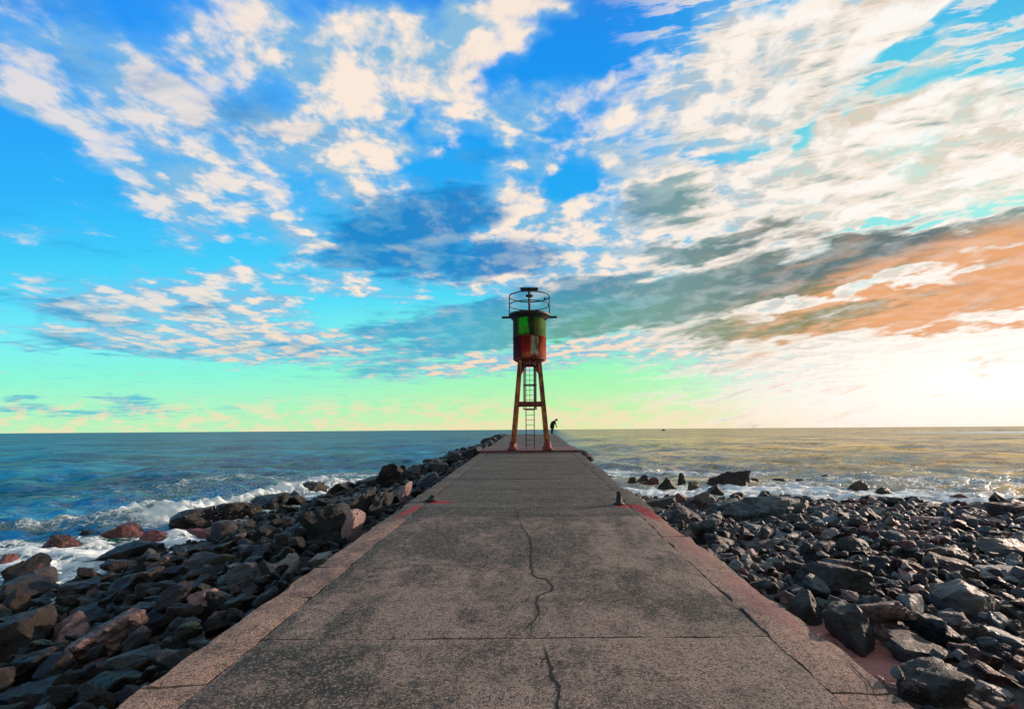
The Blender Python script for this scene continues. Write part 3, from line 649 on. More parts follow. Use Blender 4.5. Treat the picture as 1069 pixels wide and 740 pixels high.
def rock_mat(tone, stuff=False, wet=1.0):
    lo, hi = TONES[tone]; lo = tuple(q * wet for q in lo); hi = tuple(q * wet for q in hi)
    m, n, b = mat((('wet_' if wet < 1 else '') + 'stone_' + tone).replace(' ', '_').replace('-', '_'))
    P = wpos(n)
    inf = n.new('ShaderNodeObjectInfo')
    rnd = n.new('ShaderNodeNewGeometry').outputs['Random Per Island'] if stuff else inf.outputs['Random']
    a = n.noise(P, 1.8, 8, 0.68, 0.5); f = n.noise(P, 13.0, 7, 0.72, 0.3); g = n.noise(P, 55.0, 3, 0.7)
    t_ = n.math('ADD', n.math('MULTIPLY', a, 0.8), n.math('ADD', n.math('MULTIPLY', f, 0.6), n.math('MULTIPLY', rnd, 0.28)))
    c = n.mix(n.mapr(t_, 0.70, 0.97), (*lo, 1), (*hi, 1))
    c = n.mix(n.math('MULTIPLY', n.mapr(g, .60, .72), .35), c, tuple(min(1, q * 2.2 + .03) for q in hi) + (1,))
    if tone == 'mossy':
        nr = n.sep(n.new('ShaderNodeNewGeometry').outputs['Normal'])[2]
        k = n.math('MULTIPLY', n.mapr(nr, .45, .9), n.mapr(a, .52, .62)); c = n.mix(n.math('MULTIPLY', k, .75), c, (0.16, 0.14, 0.02, 1))
    if tone in ('brown', 'charcoal'):
        c = n.mix(n.math('MULTIPLY', n.mapr(n.noise(P, 3.1, 4, .6), .55, .68), .5), c, (0.12, 0.06, 0.045, 1))
    if tone == 'rust-red':
        c = n.mix(n.math('MULTIPLY', n.mapr(f, .50, .60), .7), c, (0.24, 0.10, 0.10, 1))
    n.put(b.inputs['Base Color'], c)
    n.put(b.inputs['Roughness'], n.mapr(f, .3, .7, .30, .80, 'LINEAR')); b.inputs['Specular IOR Level'].default_value = .42
    k1 = n.new('ShaderNodeBump'); k1.inputs['Strength'].default_value = .9; k1.inputs['Distance'].default_value = .2; n.put(k1.inputs['Height'], a)
    k2 = n.new('ShaderNodeBump'); k2.inputs['Strength'].default_value = .85; k2.inputs['Distance'].default_value = .045; n.put(k2.inputs['Height'], n.math('ADD', f, n.math('MULTIPLY', g, .3)))
    n.l.new(k1.outputs[0], k2.inputs['Normal']); n.l.new(k2.outputs[0], b.inputs['Normal'])
    return m
MR = {t_: rock_mat(t_) for t_ in TONES}
MW = {t_: rock_mat(t_, wet=.42) for t_ in TONES}      # the left bank is black wet basalt

# height map of what already lies on the shore, so later stones rest on earlier ones
HX0, HY0, HS = -24.0, 1.5, 0.06
HNX, HNY = int(56 / HS), int(56 / HS)
hxx = HX0 + (np.arange(HNX) + .5) * HS; hyy = HY0 + (np.arange(HNY) + .5) * HS
HMX, HMY = np.meshgrid(hxx, hyy); H = ground_z(HMX, HMY).astype(float); G0 = H.copy()
def window(x, y, r):
    i0 = max(0, int((x - r - HX0) / HS)); i1 = min(HNX, int((x + r - HX0) / HS) + 1)
    j0 = max(0, int((y - r - HY0) / HS)); j1 = min(HNY, int((y + r - HY0) / HS) + 1)
    return j0, j1, i0, i1
def rest_z(x, y, r, q=55):
    j0, j1, i0, i1 = window(x, y, r * .75)
    if i1 <= i0 or j1 <= j0: return float(ground_z(x, y)), 0.0
    w = H[j0:j1, i0:i1]; return float(np.percentile(w, q)), float(np.mean(w - G0[j0:j1, i0:i1]))
def stamp(V):
    """raise the height map under the points of a placed stone"""
    i = ((V[:, 0] - HX0) / HS).astype(int); j = ((V[:, 1] - HY0) / HS).astype(int)
    ok = (i >= 1) & (i < HNX - 1) & (j >= 1) & (j < HNY - 1)
    for di in (-1, 0, 1):
        for dj in (-1, 0, 1): np.maximum.at(H, (j[ok] + dj, i[ok] + di), V[ok, 2] - 0.01)
def rot(ax, ay_, az_):
    return np.array(Matrix.Rotation(az_, 3, 'Z') @ Matrix.Rotation(ay_, 3, 'Y') @ Matrix.Rotation(ax, 3, 'X'))
PROTO = [rock_shape(100 + i, 4, planes=(8, 10, 12, 14)[i % 4], p=(60, 90, 40, 60)[i % 4]) for i in range(22)]
PROTO_S = [rock_shape(300 + i, 3, planes=(8, 10, 14)[i % 3], p=(60, 40, 24)[i % 3]) for i in range(24)]
PROTO_XS = [(rock_shape(500 + i, 2, planes=10, p=10, nz_amp=.6)) for i in range(16)]
rocks = []     # every single stone: dict(V, F, tone, x, y, size, ...)
def px_area(x, y, z, a, b_): return (a * F / y) * (b_ * F / y)
def visible_frame(x, y, z, r):
    px = VX + F * x / y; py = VY - F * z / y; rr = r * F / y
    return -60 - rr < px < 1170 + rr and py < 760 + rr
def ridge_tilt(): return rng.normal(0, .25), rng.normal(0, .25)
def place(x, y, z, dims, ang, tilt, tone, seed, hero=False, note=None, layered=False, taper=0.0):
    """dims = half sizes; ang = turn about z; z = where the middle of the stone stands"""
    if hero: V0, Fc = rock_shape(seed, 4 if max(dims) * F / y < 45 else 5, planes=int(7 + seed % 6), p=45 + seed % 3 * 25, layered=layered)
    elif max(dims) * F / y > 11: V0, Fc = PROTO[seed % len(PROTO)]
    elif max(dims) * F / y > 4.5: V0, Fc = PROTO_S[seed % len(PROTO_S)]
    else: V0, Fc = PROTO_XS[seed % len(PROTO_XS)]
    if taper: V0 = V0 * np.stack([1 - taper * np.clip(V0[:, 2] + .2, 0, 1), 1 - taper * np.clip(V0[:, 2] + .2, 0, 1), np.ones(len(V0))], 1); V0[:, 0] += .25 * np.clip(V0[:, 2], 0, 1) * math.sin(seed)
    M = rot(tilt[0], tilt[1], ang)
    V = (V0 * np.array(dims)) @ M.T + np.array([x, y, z])
    stamp(V)
    rocks.append(dict(V=V, F=Fc, tone=tone, x=x, y=y, z=z, size=max(dims), dims=dims, hero=hero, note=note, c=(x, y, z)))
# ---- the stones one can pick out in the photograph: px, py, w, h (pixels), tone, tilt in the picture (deg), words
L_ = 'land'; W_ = 'water'
HERO = [
 (110, 667, 72, 48, 'pinkish grey', 20, 'striped pinkish grey boulder with parallel ridges, below the pier kerb'),
 (73, 659, 42, 36, 'pinkish grey', 30, 'wedge-shaped boulder with an orange-lit edge, beside the striped boulder'),
 (17, 666, 66, 54, 'brown', 0, 'big blocky dark brown boulder in the bottom left heap'),
 (112, 716, 82, 42, 'mossy', 15, 'large dark greenish boulder wedged beside the nearest kerb'),
 (36, 729, 66, 32, 'charcoal', 5, 'low dark boulder in the bottom left corner'),
 (146, 688, 52, 26, 'blue-grey', 15, 'dark blue boulder between the striped boulder and the kerb'),
 (97, 696, 34, 22, 'pinkish grey', 0, 'small pinkish stone under the striped boulder'),
 (34, 637, 76, 18, 'blue-grey', 12, 'long flat slab with a bluish sheen above the blocky brown boulder'),
 (95, 611, 54, 20, 'brown', 6, 'flat brown slab tilted over its neighbours near the left edge'),
 (93, 638, 46, 13, 'blue-grey', 4, 'thin flat stone with a bluish top above the wedge-shaped boulder'),
 (93, 626, 28, 12, 'mossy', -8, 'small olive stone above the thin bluish slab'),
 (26, 594, 36, 34, 'charcoal', 45, 'steep dark boulder with ochre moss at the left waterline'),
 (50, 602, 18, 24, 'grey', -20, 'grey-green stone leaning on the steep dark boulder'),
 (18, 614, 50, 26, 'charcoal', 8, 'wide dark boulder under the steep one'),
 (198, 541, 44, 24, 'charcoal', 10, 'dark peaked rock standing against the white breaker'),
 (243, 534, 44, 26, 'brown', 5, 'dark domed rock beside the peaked rock in the surf'),
 (236, 556, 36, 26, 'charcoal', 0, 'rounded dark boulder in front of the domed rock'),
 (143, 573, 54, 22, 'charcoal', 6, 'wide dark boulder facing the reddish rocks across the foam'),
 (128, 588, 32, 20, 'brown', 4, 'dark brown stone at the edge of the foam pool'),
 (142, 612, 52, 32, 'brown', 15, 'bulky orange-brown boulder midway down the left bank'),
 (279, 525, 38, 18, 'charcoal', 6, 'dark flat-topped rock on the skyline above the green stones'),
 (325, 511, 24, 16, 'mossy', 0, 'skyline rock with a yellow moss cap'),
 (306, 520, 28, 20, 'mossy', 30, 'dark leaning rock left of the yellow-capped one'),
 (210, 573, 32, 20, 'mossy', 5, 'stone with a bright yellow moss patch in mid bank'),
 (214, 592, 46, 22, 'mossy', -8, 'wide dark green boulder below the yellow-patched stone'),
 (232, 573, 30, 15, 'mossy', 14, 'olive slab tilted beside the yellow-patched stone'),
 (303, 532, 24, 15, 'mossy', 0, 'small moss-green stone on the upper bank'),
 (352, 548, 48, 50, 'blue-grey', 20, 'big split boulder, bluish with a pink right face, at the kerb'),
 (367, 548, 22, 46, 'pinkish grey', 70, 'upright pink slab against the split bluish boulder'),
 (343, 532, 16, 8, 'pinkish grey', 5, 'small pink stone perched on the split boulder'),
 (335, 581, 25, 14, 'pale grey', 18, 'pale rounded stone resting at the kerb below the split boulder'),
 (380, 528, 26, 42, 'charcoal', 80, 'tall dark slab standing upright beside the kerb'),
 (399, 527, 24, 34, 'blue-grey', 70, 'bluish upright stone with an ochre streak next to the tall slab'),
 (409, 499, 30, 26, 'charcoal', 20, 'high dark rock crowning the left skyline'),
 (422, 516, 16, 28, 'pinkish grey', 75, 'pink wedge standing by the red painted kerb'),
 (434, 513, 14, 10, 'grey', 0, 'small grey stone beside the pink wedge'),
 (449, 502, 28, 17, 'charcoal', 10, 'low dark rock past the red kerb paint'),
 (430, 493, 22, 14, 'charcoal', 0, 'dark rock just behind the crowning one'),
 (458, 491, 20, 15, 'charcoal', 0, 'dark round rock before the tall far boulder'),
 (474, 479, 20, 18, 'charcoal', 15, 'tall far boulder standing out against the sea'),
 (497, 470, 9, 9, 'charcoal', 15, 'little dark rock near the head of the pier, left side'),
 (486, 476, 14, 9, 'charcoal', 5, 'dark rock between the tall far boulder and the tower'),
 (386, 503, 34, 18, 'charcoal', 5, 'broad dark rock on the left skyline before the crowning one'),
 (356, 512, 34, 18, 'brown', 8, 'brownish dark rock on the skyline right of the yellow-capped one'),
 (258, 604, 92, 38, 'grey', 22, 'very long grey-brown ridge-backed boulder lying along the kerb'),
 (302, 588, 17, 18, 'pale grey', 40, 'pale stone at the upper end of the long ridge-backed boulder'),
 (225, 648, 34, 24, 'charcoal', 30, 'dark stone in the gap below the long ridge-backed boulder'),
 (226, 640, 18, 14, 'pinkish grey', 0, 'small pinkish stone under the long ridge-backed boulder'),
 # right side
 (793, 536, 78, 36, 'blue-grey', -5, 'largest smooth blue-grey boulder at the head of the stony beach'),
 (864, 610, 64, 42, 'charcoal', -8, 'big dark rounded boulder near the pier on the stony beach'),
 (852, 579, 34, 30, 'charcoal', -10, 'dark upright block behind the big dark rounded boulder'),
 (883, 654, 44, 54, 'charcoal', -50, 'tall dark wedge leaning beside the pink sand'),
 (838, 640, 32, 36, 'charcoal', -40, 'dark boulder squeezed against the pier wall above the sand'),
 (1010, 632, 66, 48, 'grey', -12, 'large rounded grey boulder with a pale top on the right'),
 (955, 681, 66, 26, 'charcoal', -3, 'long low dark boulder beyond the pink sand'),
 (961, 715, 56, 46, 'charcoal', -10, 'dark squared block in the lower right foreground'),
 (1040, 672, 60, 28, 'blue-grey', -12, 'long bluish slab near the right edge'),
 (1052, 606, 56, 22, 'pale grey', -6, 'pale flat slab at the right edge'),
 (1047, 579, 50, 26, 'grey', -5, 'grey angular boulder at the right edge above the pale slab'),
 (987, 597, 42, 22, 'pinkish grey', -12, 'pinkish sloping stone mid beach'),
 (949, 598, 36, 20, 'rust-red', -30, 'crimson stone in the middle of the beach'),
 (875, 594, 28, 22, 'grey', 30, 'grey pointed stone behind the big dark boulder'),
 (924, 595, 24, 20, 'blue-grey', 0, 'round greenish-grey stone left of the crimson one'),
 (948, 584, 32, 20, 'charcoal', -35, 'dark leaning stone behind the crimson one'),
 (906, 543, 22, 20, 'grey', -50, 'pointed grey stone near the far rim of the beach'),
 (864, 562, 28, 18, 'grey', -10, 'broad grey stone left of the blue-black stone'),
 (922, 572, 19, 16, 'blue-grey', 0, 'knobbly blue-black stone in mid beach'),
 (1057, 541, 40, 26, 'pinkish grey', 6, 'large mauve boulder at the far rim by the right edge'),
 (975, 568, 26, 11, 'pinkish grey', -5, 'flat pink stone in mid beach'),
 (966, 547, 42, 12, 'pinkish grey', -3, 'long speckled pink stone near the far rim'),
 (1036, 537, 16, 9, 'pale grey', 0, 'small whitish stone near the far rim'),
 (975, 663, 48, 28, 'charcoal', -25, 'dark sloping boulder below the large rounded grey one'),
 (1008, 688, 38, 26, 'rust-red', -15, 'dark purplish boulder right of the long low one'),
 (1040, 711, 38, 18, 'rust-red', -25, 'flat reddish stone in the lower right'),
 (1036, 727, 30, 20, 'pale grey', 10, 'pale bluish-white stone in the lower right corner'),
 (688, 530, 34, 18, 'charcoal', 8, 'dark boulder at the foot of the pier by the milky water'),
 (699, 543, 18, 22, 'blue-grey', -50, 'smooth grey egg-shaped stone against the pier'),
 (719, 545, 38, 28, 'grey', -25, 'rounded brownish-grey boulder next to the pier'),
 (730, 559, 32, 26, 'blue-grey', -10, 'blue-green boulder against the pier kerb'),
 (730, 528, 30, 24, 'grey', 35, 'triangular grey boulder at the water side of the beach'),
 (756, 534, 26, 24, 'blue-grey', -10, 'bluish boulder touching the largest smooth one'),
 (756, 573, 38, 22, 'charcoal', -12, 'broad dark boulder in front of the blue-green one'),
 (793, 576, 32, 18, 'grey', 8, 'light grey flat-topped stone below the largest smooth boulder'),
 (745, 514, 18, 13, 'charcoal', 0, 'small dark rock between beach and skerries'),
 (830, 530, 36, 20, 'charcoal', 3, 'dark rock behind the largest smooth boulder'),
 (887, 527, 26, 10, 'rust-red', 0, 'reddish dark stone at the water rim of the beach'),
 (968, 534, 34, 12, 'charcoal', 0, 'dark stone on the far rim where the foam meets the beach'),
]
SKERRY = [
 (659, 502, 12, 8, 'brown', 'smallest brown skerry nearest the pier'), (670, 501, 16, 10, 'brown', 'brown skerry second from the pier'), (681, 503, 22, 12, 'rust-red', 'reddish skerry in the surf'),
 (698, 506, 24, 15, 'mossy', 'yellow-mossed skerry in the milky water'), (711, 502, 13, 17, 'charcoal', 'upright black skerry beside the yellow-mossed one'), (727, 508, 20, 14, 'mossy', 'green-tinged skerry in front of the biggest one'),
 (740, 505, 16, 11, 'mossy', 'mossy skerry touching the biggest one'), (759, 502, 52, 22, 'brown', 'biggest skerry, dark brown and pyramid-shaped'), (788, 504, 18, 7, 'brown', 'low brown skerry right of the biggest one'),
 (811, 504, 24, 6, 'charcoal', 'flat dark skerry awash in foam'), (838, 505, 19, 6, 'charcoal', 'thin dark skerry awash farther along'), (862, 502, 15, 9, 'charcoal', 'small humped skerry before the peaked one'),
 (898, 507, 32, 15, 'brown', 'peaked brown skerry standing alone in the water'), (920, 514, 22, 7, 'brown', 'low shelf of rock beside the peaked skerry'), (1001, 523, 36, 9, 'rust-red', 'flat reddish skerry off the far rim'), (977, 526, 14, 5, 'rust-red', 'small reddish skerry left of the flat one'),
 (67, 563, 60, 20, 'rust-red', 'long reddish rock nearest the breaker on the left'), (122, 553, 50, 18, 'rust-red', 'reddish rock with a dark top in the left surf'), (93, 554, 14, 10, 'charcoal', 'small dark rock between the two reddish ones'), (7, 581, 22, 13, 'rust-red', 'reddish rock cut by the left edge of the picture'),
 (108, 580, 30, 8, 'rust-red', 'low pink-red rock in the foam pool'), (163, 557, 42, 17, 'rust-red', 'pink and black rock in front of the breaker'), (212, 552, 40, 14, 'rust-red', 'pink-faced rock at the end of the foam'), (140, 583, 16, 6, 'rust-red', 'tiny red rock beside the foam pool'),
]
seed = 1000
for (px, py, w, h, tone, tl, words) in HERO:
    seed += 1
    x, y, z = hit_ground(px, py + 0.42 * h)
    y = y + 0.3 * w / 2 * y / F
    s_ = y / F; hw, hh = w * s_ / 2 * 1.04, h * s_ / 2 * 1.1
    X = (px - VX) / F * y; Z = -(py - VY) / F * y
    depth = min(max(hw, hh) * 1.0, 1.5 * min(hw, hh) + .1)
    # tilt within the picture plane, long axis first
    a = R(tl); k = abs(math.sin(a)); 
    hx = hw; hz = hh
    if abs(tl) > 40: hx, hz = hh * 1.02, hw * .85
    place(X, y, Z, (hx, depth, hz), rng.uniform(-.25, .25), (rng.uniform(-.15, .15), -a if abs(tl) <= 40 else -(a)), tone, seed, True, words, layered=(seed == 1001))
for (px, py, w, h, tone, words) in SKERRY:
    seed += 1
    z = SEA; X, y = pix(px, py + h * .38, z); s_ = y / F
    hw, hh = w * s_ / 2, h * s_ * .8
    place(X, y, SEA + .05, (hw, max(hw * .6, .3), hh), rng.uniform(-.2, .2), (0, 0), tone, seed, True, words, taper=rng.uniform(.25, .5))
# ---- stones filling the banks, large ones first
def hero_boxes():
    out = []
    for q in rocks:
        V = q['V']; px = VX + F * V[:, 0] / V[:, 1]; py = VY - F * V[:, 2] / V[:, 1]
        out.append((px.min(), px.max(), py.min(), py.max(), q['y']))
    return np.array(out)
HB_ = hero_boxes()
def mask_sand(x, y): return ((x - 2.8) / .46) ** 2 + ((y - 4.3) / .75) ** 2 < 1
def fill(xr, yr, n_, r_fn, tones, wts, max_pile=0.6, sink=.35, sq=(.5, .95), gap=.8, side='r'):
    pts = np.array([[q['x'], q['y'], q['size'] * .8] for q in rocks if q['hero']])
    xs_ = rng.uniform(*xr, n_); ys_ = yr[0] * (yr[1] / yr[0]) ** rng.uniform(0, 1, n_)
    for x, y in zip(xs_, ys_):
        r = r_fn(x, y) * math.exp(rng.normal(0, .28))
        if side == 'r' and (x - r * .9 < XR or mask_sand(x, y)): continue
        if side == 'l' and x + r * .9 > XL: continue
        if not visible_frame(x, y, float(ground_z(x, y)), r * 2.2): continue
        if float(ground_z(x, y)) < SEA - (0.10 if side == 'r' else .22): continue
        if len(pts):
            dd = np.hypot(pts[:, 0] - x, pts[:, 1] - y)
            if np.any(dd < gap * (pts[:, 2] + r)): continue
        z, pile = rest_z(x, y, r)
        ux, uy, ur = VX + F * x / y, VY - F * (z + .5 * r) / y, r * F / y       # keep the landmark stones in sight
        ov = (HB_[:, 4] > y) & (ux + ur > HB_[:, 0]) & (ux - ur < HB_[:, 1]) & (uy + ur * .6 > HB_[:, 2]) & (uy - ur * .8 < HB_[:, 3])
        if ov.any():
            hb_ = HB_[ov]
            w_ = np.minimum(ux + ur, hb_[:, 1]) - np.maximum(ux - ur, hb_[:, 0]); h_ = np.minimum(uy + ur * .6, hb_[:, 3]) - np.maximum(uy - ur * .8, hb_[:, 2])
            if np.any(w_ * h_ > .14 * (hb_[:, 1] - hb_[:, 0]) * (hb_[:, 3] - hb_[:, 2])): continue
        if pile > max_pile * r * 1.4 + .02: continue
        pts = np.vstack([pts, [x, y, r]])
        hz = r * rng.uniform(*sq); dims = (r * rng.uniform(.9, 1.25), r * rng.uniform(.7, 1.0), hz)
        place(x, y, z + hz * (1 - 2 * sink) , dims, rng.uniform(0, 6.28), (rng.normal(0, .3), rng.normal(0, .3)), rng.choice(tones, p=wts), int(rng.integers(0, 9999)))
TL = ['charcoal', 'brown', 'blue-grey', 'mossy', 'grey', 'pinkish grey']; WL = [.48, .28, .07, .09, .05, .03]
TR = ['charcoal', 'blue-grey', 'grey', 'brown', 'pinkish grey', 'rust-red', 'pale grey']; WR = [.28, .27, .17, .06, .12, .05, .05]
fill((-22, XL), (3.0, 50), 9000, lambda x, y: .40 if y > 7 else .27, TL, WL, .5, .32, (.5, .85), .78, 'l')
fill((-22, XL), (3.0, 50), 9000, lambda x, y: .23 if y > 7 else .16, TL, WL, .9, .28, (.45, .85), .72, 'l')
fill((-18, XL), (3.0, 24), 9000, lambda x, y: .12 if y > 7 else .09, TL, WL, 1.2, .25, (.5, .85), .8, 'l')
fill((XR, 30), (3.2, 27), 5000, lambda x, y: .11 + .012 * y, TR, WR, .35, .32, (.45, .85), .95, 'r')
fill((XR, 30), (3.2, 27), 16000, lambda x, y: .055 + .009 * y, TR, WR, .8, .25, (.4, .85), .78, 'r')
fill((XR, 30), (3.2, 25), 34000, lambda x, y: .024 + .0052 * y, TR, WR, 1.4, .25, (.45, .9), .8, 'r')
fill((-20, -6), (9, 40), 60, lambda x, y: .35, ['charcoal', 'brown', 'rust-red'], [.5, .25, .25], .5, .3, (.5, .8), 1.3, 'l')
# ---- armour rocks past the end of the skyline and round the head of the pier
for (X, Y, Z, r) in [(-3.3, 36, -1.1, .7), (-3.5, 40, -1.0, .8), (-3.2, 44, -.9, .7), (-3.3, 48, -.8, .7), (-3.9, 33, -1.4, .7), (-3.6, 29, -1.5, .7), (2.75, 26.0, -1.3, .36), (3.0, 27.0, -1.6, .6), (3.1, 31, -1.6, .6), (-3.3, 25.5, -1.5, .6), (-4.2, 26.5, -1.9, .8)]:
    place(X, Y, Z, (r, r * .8, r * .6), rng.uniform(0, 6), (rng.normal(0, .2), rng.normal(0, .2)), 'charcoal', int(rng.integers(0, 9999)))

# ---- the 300 that show largest are things of their own, the rest is one spread of stones
for r_ in rocks:
    V = r_['V']; Y = np.maximum(V[:, 1], .5); px = VX + F * V[:, 0] / Y; py = VY - F * V[:, 2] / Y
    x0, x1, y0, y1 = max(px.min(), 0), min(px.max(), 1069), max(py.min(), 0), min(py.max(), 740)
    r_['area'] = max(0, x1 - x0) * max(0, y1 - y0); r_['px'] = (x0 + x1) / 2; r_['py'] = (y0 + y1) / 2
order = sorted(range(len(rocks)), key=lambda i: -(rocks[i]['area'] + (1e6 if rocks[i]['hero'] else 0)))
solo = [rocks[i] for i in order[:298] if rocks[i]['area'] > 20]
solo_ids = {id(r_) for r_ in solo}
ORD = ['', 'second', 'third', 'fourth', 'fifth', 'sixth', 'seventh', 'eighth', 'ninth', 'tenth', 'eleventh', 'twelfth', 'thirteenth', 'fourteenth']
def words_for(r_):
    a, b_, c_ = sorted(r_['dims']); shp = 'flat' if c_ / a > 2.0 else ('long' if c_ / b_ > 1.35 else ('chunky' if c_ / a < 1.35 else 'rounded'))
    wpx = r_['area'] ** .5; sz = 'big' if wpx > 48 else ('middling' if wpx > 26 else 'small')
    x, y, z = r_['c']
    if x < 0:
        d = XL - x
        zone = ('by the left kerb' if d < 1.3 else ('on the left bank' if z > SEA + .75 else 'by the left waterline'))
        dep = 'close by' if y < 6 else ('in the near half' if y < 10 else ('farther along' if y < 18 else 'towards the tower'))
    else:
        d = x - XR
        zone = ('beside the right kerb' if d < 1.2 else ('on the middle beach' if d < 6 else 'on the far right beach'))
        dep = 'in the foreground' if y < 6 else ('halfway out' if y < 12 else 'near the water')
    return sz, shp, r_['tone'].replace('mossy', 'mossy olive'), zone, dep
groups = {}
for r_ in solo:
    if not r_['note']: groups.setdefault(words_for(r_), []).append(r_)
for key, lst in groups.items():
    lst.sort(key=lambda q: q['y'])
    sz, shp, tone, zone, dep = key
    for i, r_ in enumerate(lst):
        base = f'{sz} {shp} {tone} stone {zone}, {dep}'
        if len(lst) > 1: base = (f'nearest {base}' if i == 0 else f'{ORD[min(i, 13)]} nearest {base}')
        r_['note'] = base
for r_ in solo:
    kind = 'skerry' if 'skerry' in r_['note'] else 'boulder'
    V = r_['V']; c_ = np.array(r_['c']); loc = (c_[0], c_[1], float(V[:, 2].min()))
    o = mesh_obj(kind, V, r_['F'], (MW if r_['x'] < 0 and r_['tone'] not in ('pinkish grey', 'pale grey', 'rust-red') else MR)[r_['tone']], smooth=True, loc=loc)
    o.data.set_sharp_from_angle(angle=R(21))
    tag(o, r_['note'], 'rock', 'rocks in the surf' if kind == 'skerry' else ('armour rocks along the left of the pier' if r_['x'] < 0 else 'boulders on the stony beach'))
rest = [r_ for r_ in rocks if id(r_) not in solo_ids]
tl_ = list(TONES); Vs = []; Fs = []; Ms = []; b0 = 0
for r_ in rest:
    Vs.append(r_['V']); Fs.append(r_['F'] + b0); b0 += len(r_['V']); Ms.append(np.full(len(r_['F']), tl_.index(r_['tone']) + (len(tl_) if r_['x'] < 0 else 0)))
o = mesh_obj('stones', np.vstack(Vs), np.vstack(Fs), None, smooth=True)
for t_ in tl_: o.data.materials.append(rock_mat(t_, True))
for t_ in tl_: o.data.materials.append(rock_mat(t_, True, .42))
o.data.polygons.foreach_set('material_index', np.concatenate(Ms).astype(np.int32)); o.data.update()
o.data.set_sharp_from_angle(angle=R(28))
tag(o, 'loose smaller stones filling the gaps of both banks', 'stones', kind='stuff')
print('ROCKS', len(rocks), 'solo', len(solo), 'rest', len(rest), 'verts', b0, 'min solo area', solo[-1]['area'])

# ================================================================ light tower
TX, TY = -0.13, 26.35; TZ = zd(TY) + 0.12
def rusty(name, paint, rust, amt=0.5, scale=4.0, rough=.6, metal=0.0):
    m, n, b = mat(name); P = opos(n)
    f = n.noise(n.mapping(P, scale=(1, 1, .45)), scale, 8, .68, .5); g = n.noise(P, 28, 4, .7)
    k = n.mapr(n.math('ADD', f, n.math('MULTIPLY', n.math('SUBTRACT', g, .5), .35)), amt - .06, amt + .08)
    c = n.mix(k, paint, n.mix(g, rust, tuple(q * .35 for q in rust[:3]) + (1,)))
    n.put(b.inputs['Base Color'], c); b.inputs['Roughness'].default_value = rough; b.inputs['Metallic'].default_value = metal
    bump(n, b, n.math('ADD', k, g), .5, .01); return m
M_leg = rusty('rusted_orange_steel', (0.50, 0.17, 0.045, 1), (0.20, 0.028, 0.012, 1), .50, 3.0)
M_iron = rusty('blackened_iron', (0.012, 0.011, 0.012, 1), (0.05, 0.018, 0.012, 1), .58, 5.0)
M_lad = rusty('dark_ladder_iron', (0.035, 0.016, 0.014, 1), (0.10, 0.03, 0.02, 1), .55, 5.0)
M_grey = rusty('grey_conduit_paint', (0.42, 0.44, 0.42, 1), (0.2, 0.14, 0.1, 1), .66, 4.0)
M_foot = rusty('rusted_red_steel', (0.24, 0.03, 0.018, 1), (0.11, 0.02, 0.012, 1), .5, 4.0)
# weathered tank paint: every patch stays where it is on the tank
def tank_mat(name, base, items, rust):
    m, n, b = mat(name); P = opos(n); x, y, z = n.sep(P)[:3]
    w = n.vmath('SUBTRACT', n.noise(n.mapping(P, scale=(1, 1, .35)), 3.5, 6, .65, .3, out=1), (.5, .5, .5))
    Q = n.vmath('ADD', P, n.vmath('SCALE', w, scale=.62)); qx, qy, qz = n.sep(Q)[:3]
    c = base
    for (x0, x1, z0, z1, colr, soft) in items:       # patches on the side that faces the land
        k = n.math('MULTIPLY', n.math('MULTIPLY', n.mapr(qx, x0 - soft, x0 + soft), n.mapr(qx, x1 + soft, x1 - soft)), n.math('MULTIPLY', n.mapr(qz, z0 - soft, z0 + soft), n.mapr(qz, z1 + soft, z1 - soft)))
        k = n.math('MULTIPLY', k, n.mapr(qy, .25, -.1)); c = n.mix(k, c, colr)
    f = n.noise(n.mapping(P, scale=(1, 1, .3)), 5.0, 8, .7, .4); g = n.noise(P, 22, 5, .7)
    c = n.mix(n.math('MULTIPLY', n.mapr(f, .49, .58), .8), c, rust)
    c = n.mix(n.math('MULTIPLY', n.mapr(g, .55, .68), .5), c, (0.015, 0.010, 0.008, 1))
    n.put(b.inputs['Base Color'], c); b.inputs['Roughness'].default_value = .8; b.inputs['Specular IOR Level'].default_value = .15
    bump(n, b, n.math('ADD', f, n.math('MULTIPLY', g, .3)), .45, .02); return m
zt = 7.17; zm = 6.02; zb = 4.86      # heights above the tower's foot
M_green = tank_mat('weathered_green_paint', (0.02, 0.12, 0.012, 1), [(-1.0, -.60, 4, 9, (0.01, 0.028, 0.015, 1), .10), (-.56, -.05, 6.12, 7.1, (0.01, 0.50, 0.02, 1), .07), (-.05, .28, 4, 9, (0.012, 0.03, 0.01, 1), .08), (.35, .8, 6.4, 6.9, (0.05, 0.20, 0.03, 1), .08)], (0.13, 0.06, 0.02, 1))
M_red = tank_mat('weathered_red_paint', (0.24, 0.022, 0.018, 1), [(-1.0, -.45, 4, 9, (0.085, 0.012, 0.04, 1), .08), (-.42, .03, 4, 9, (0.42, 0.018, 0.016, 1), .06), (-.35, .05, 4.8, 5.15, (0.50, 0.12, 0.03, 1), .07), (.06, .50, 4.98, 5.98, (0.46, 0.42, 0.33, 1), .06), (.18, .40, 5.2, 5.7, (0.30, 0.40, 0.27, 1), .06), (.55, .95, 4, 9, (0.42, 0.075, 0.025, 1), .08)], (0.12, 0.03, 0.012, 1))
tower = thing('light_tower', 'rusted harbour light tower with green over red tank on orange legs, on the pier', 'lighthouse', (TX, TY, TZ))
def T(x, y, z): return (TX + x, TY + y, TZ + z)
HB, HT, ZT = 0.93, 0.51, 4.80
def leg_at(sx, sy, z): k = HB + (HT - HB) * z / ZT; return T(sx * k, sy * k, z)
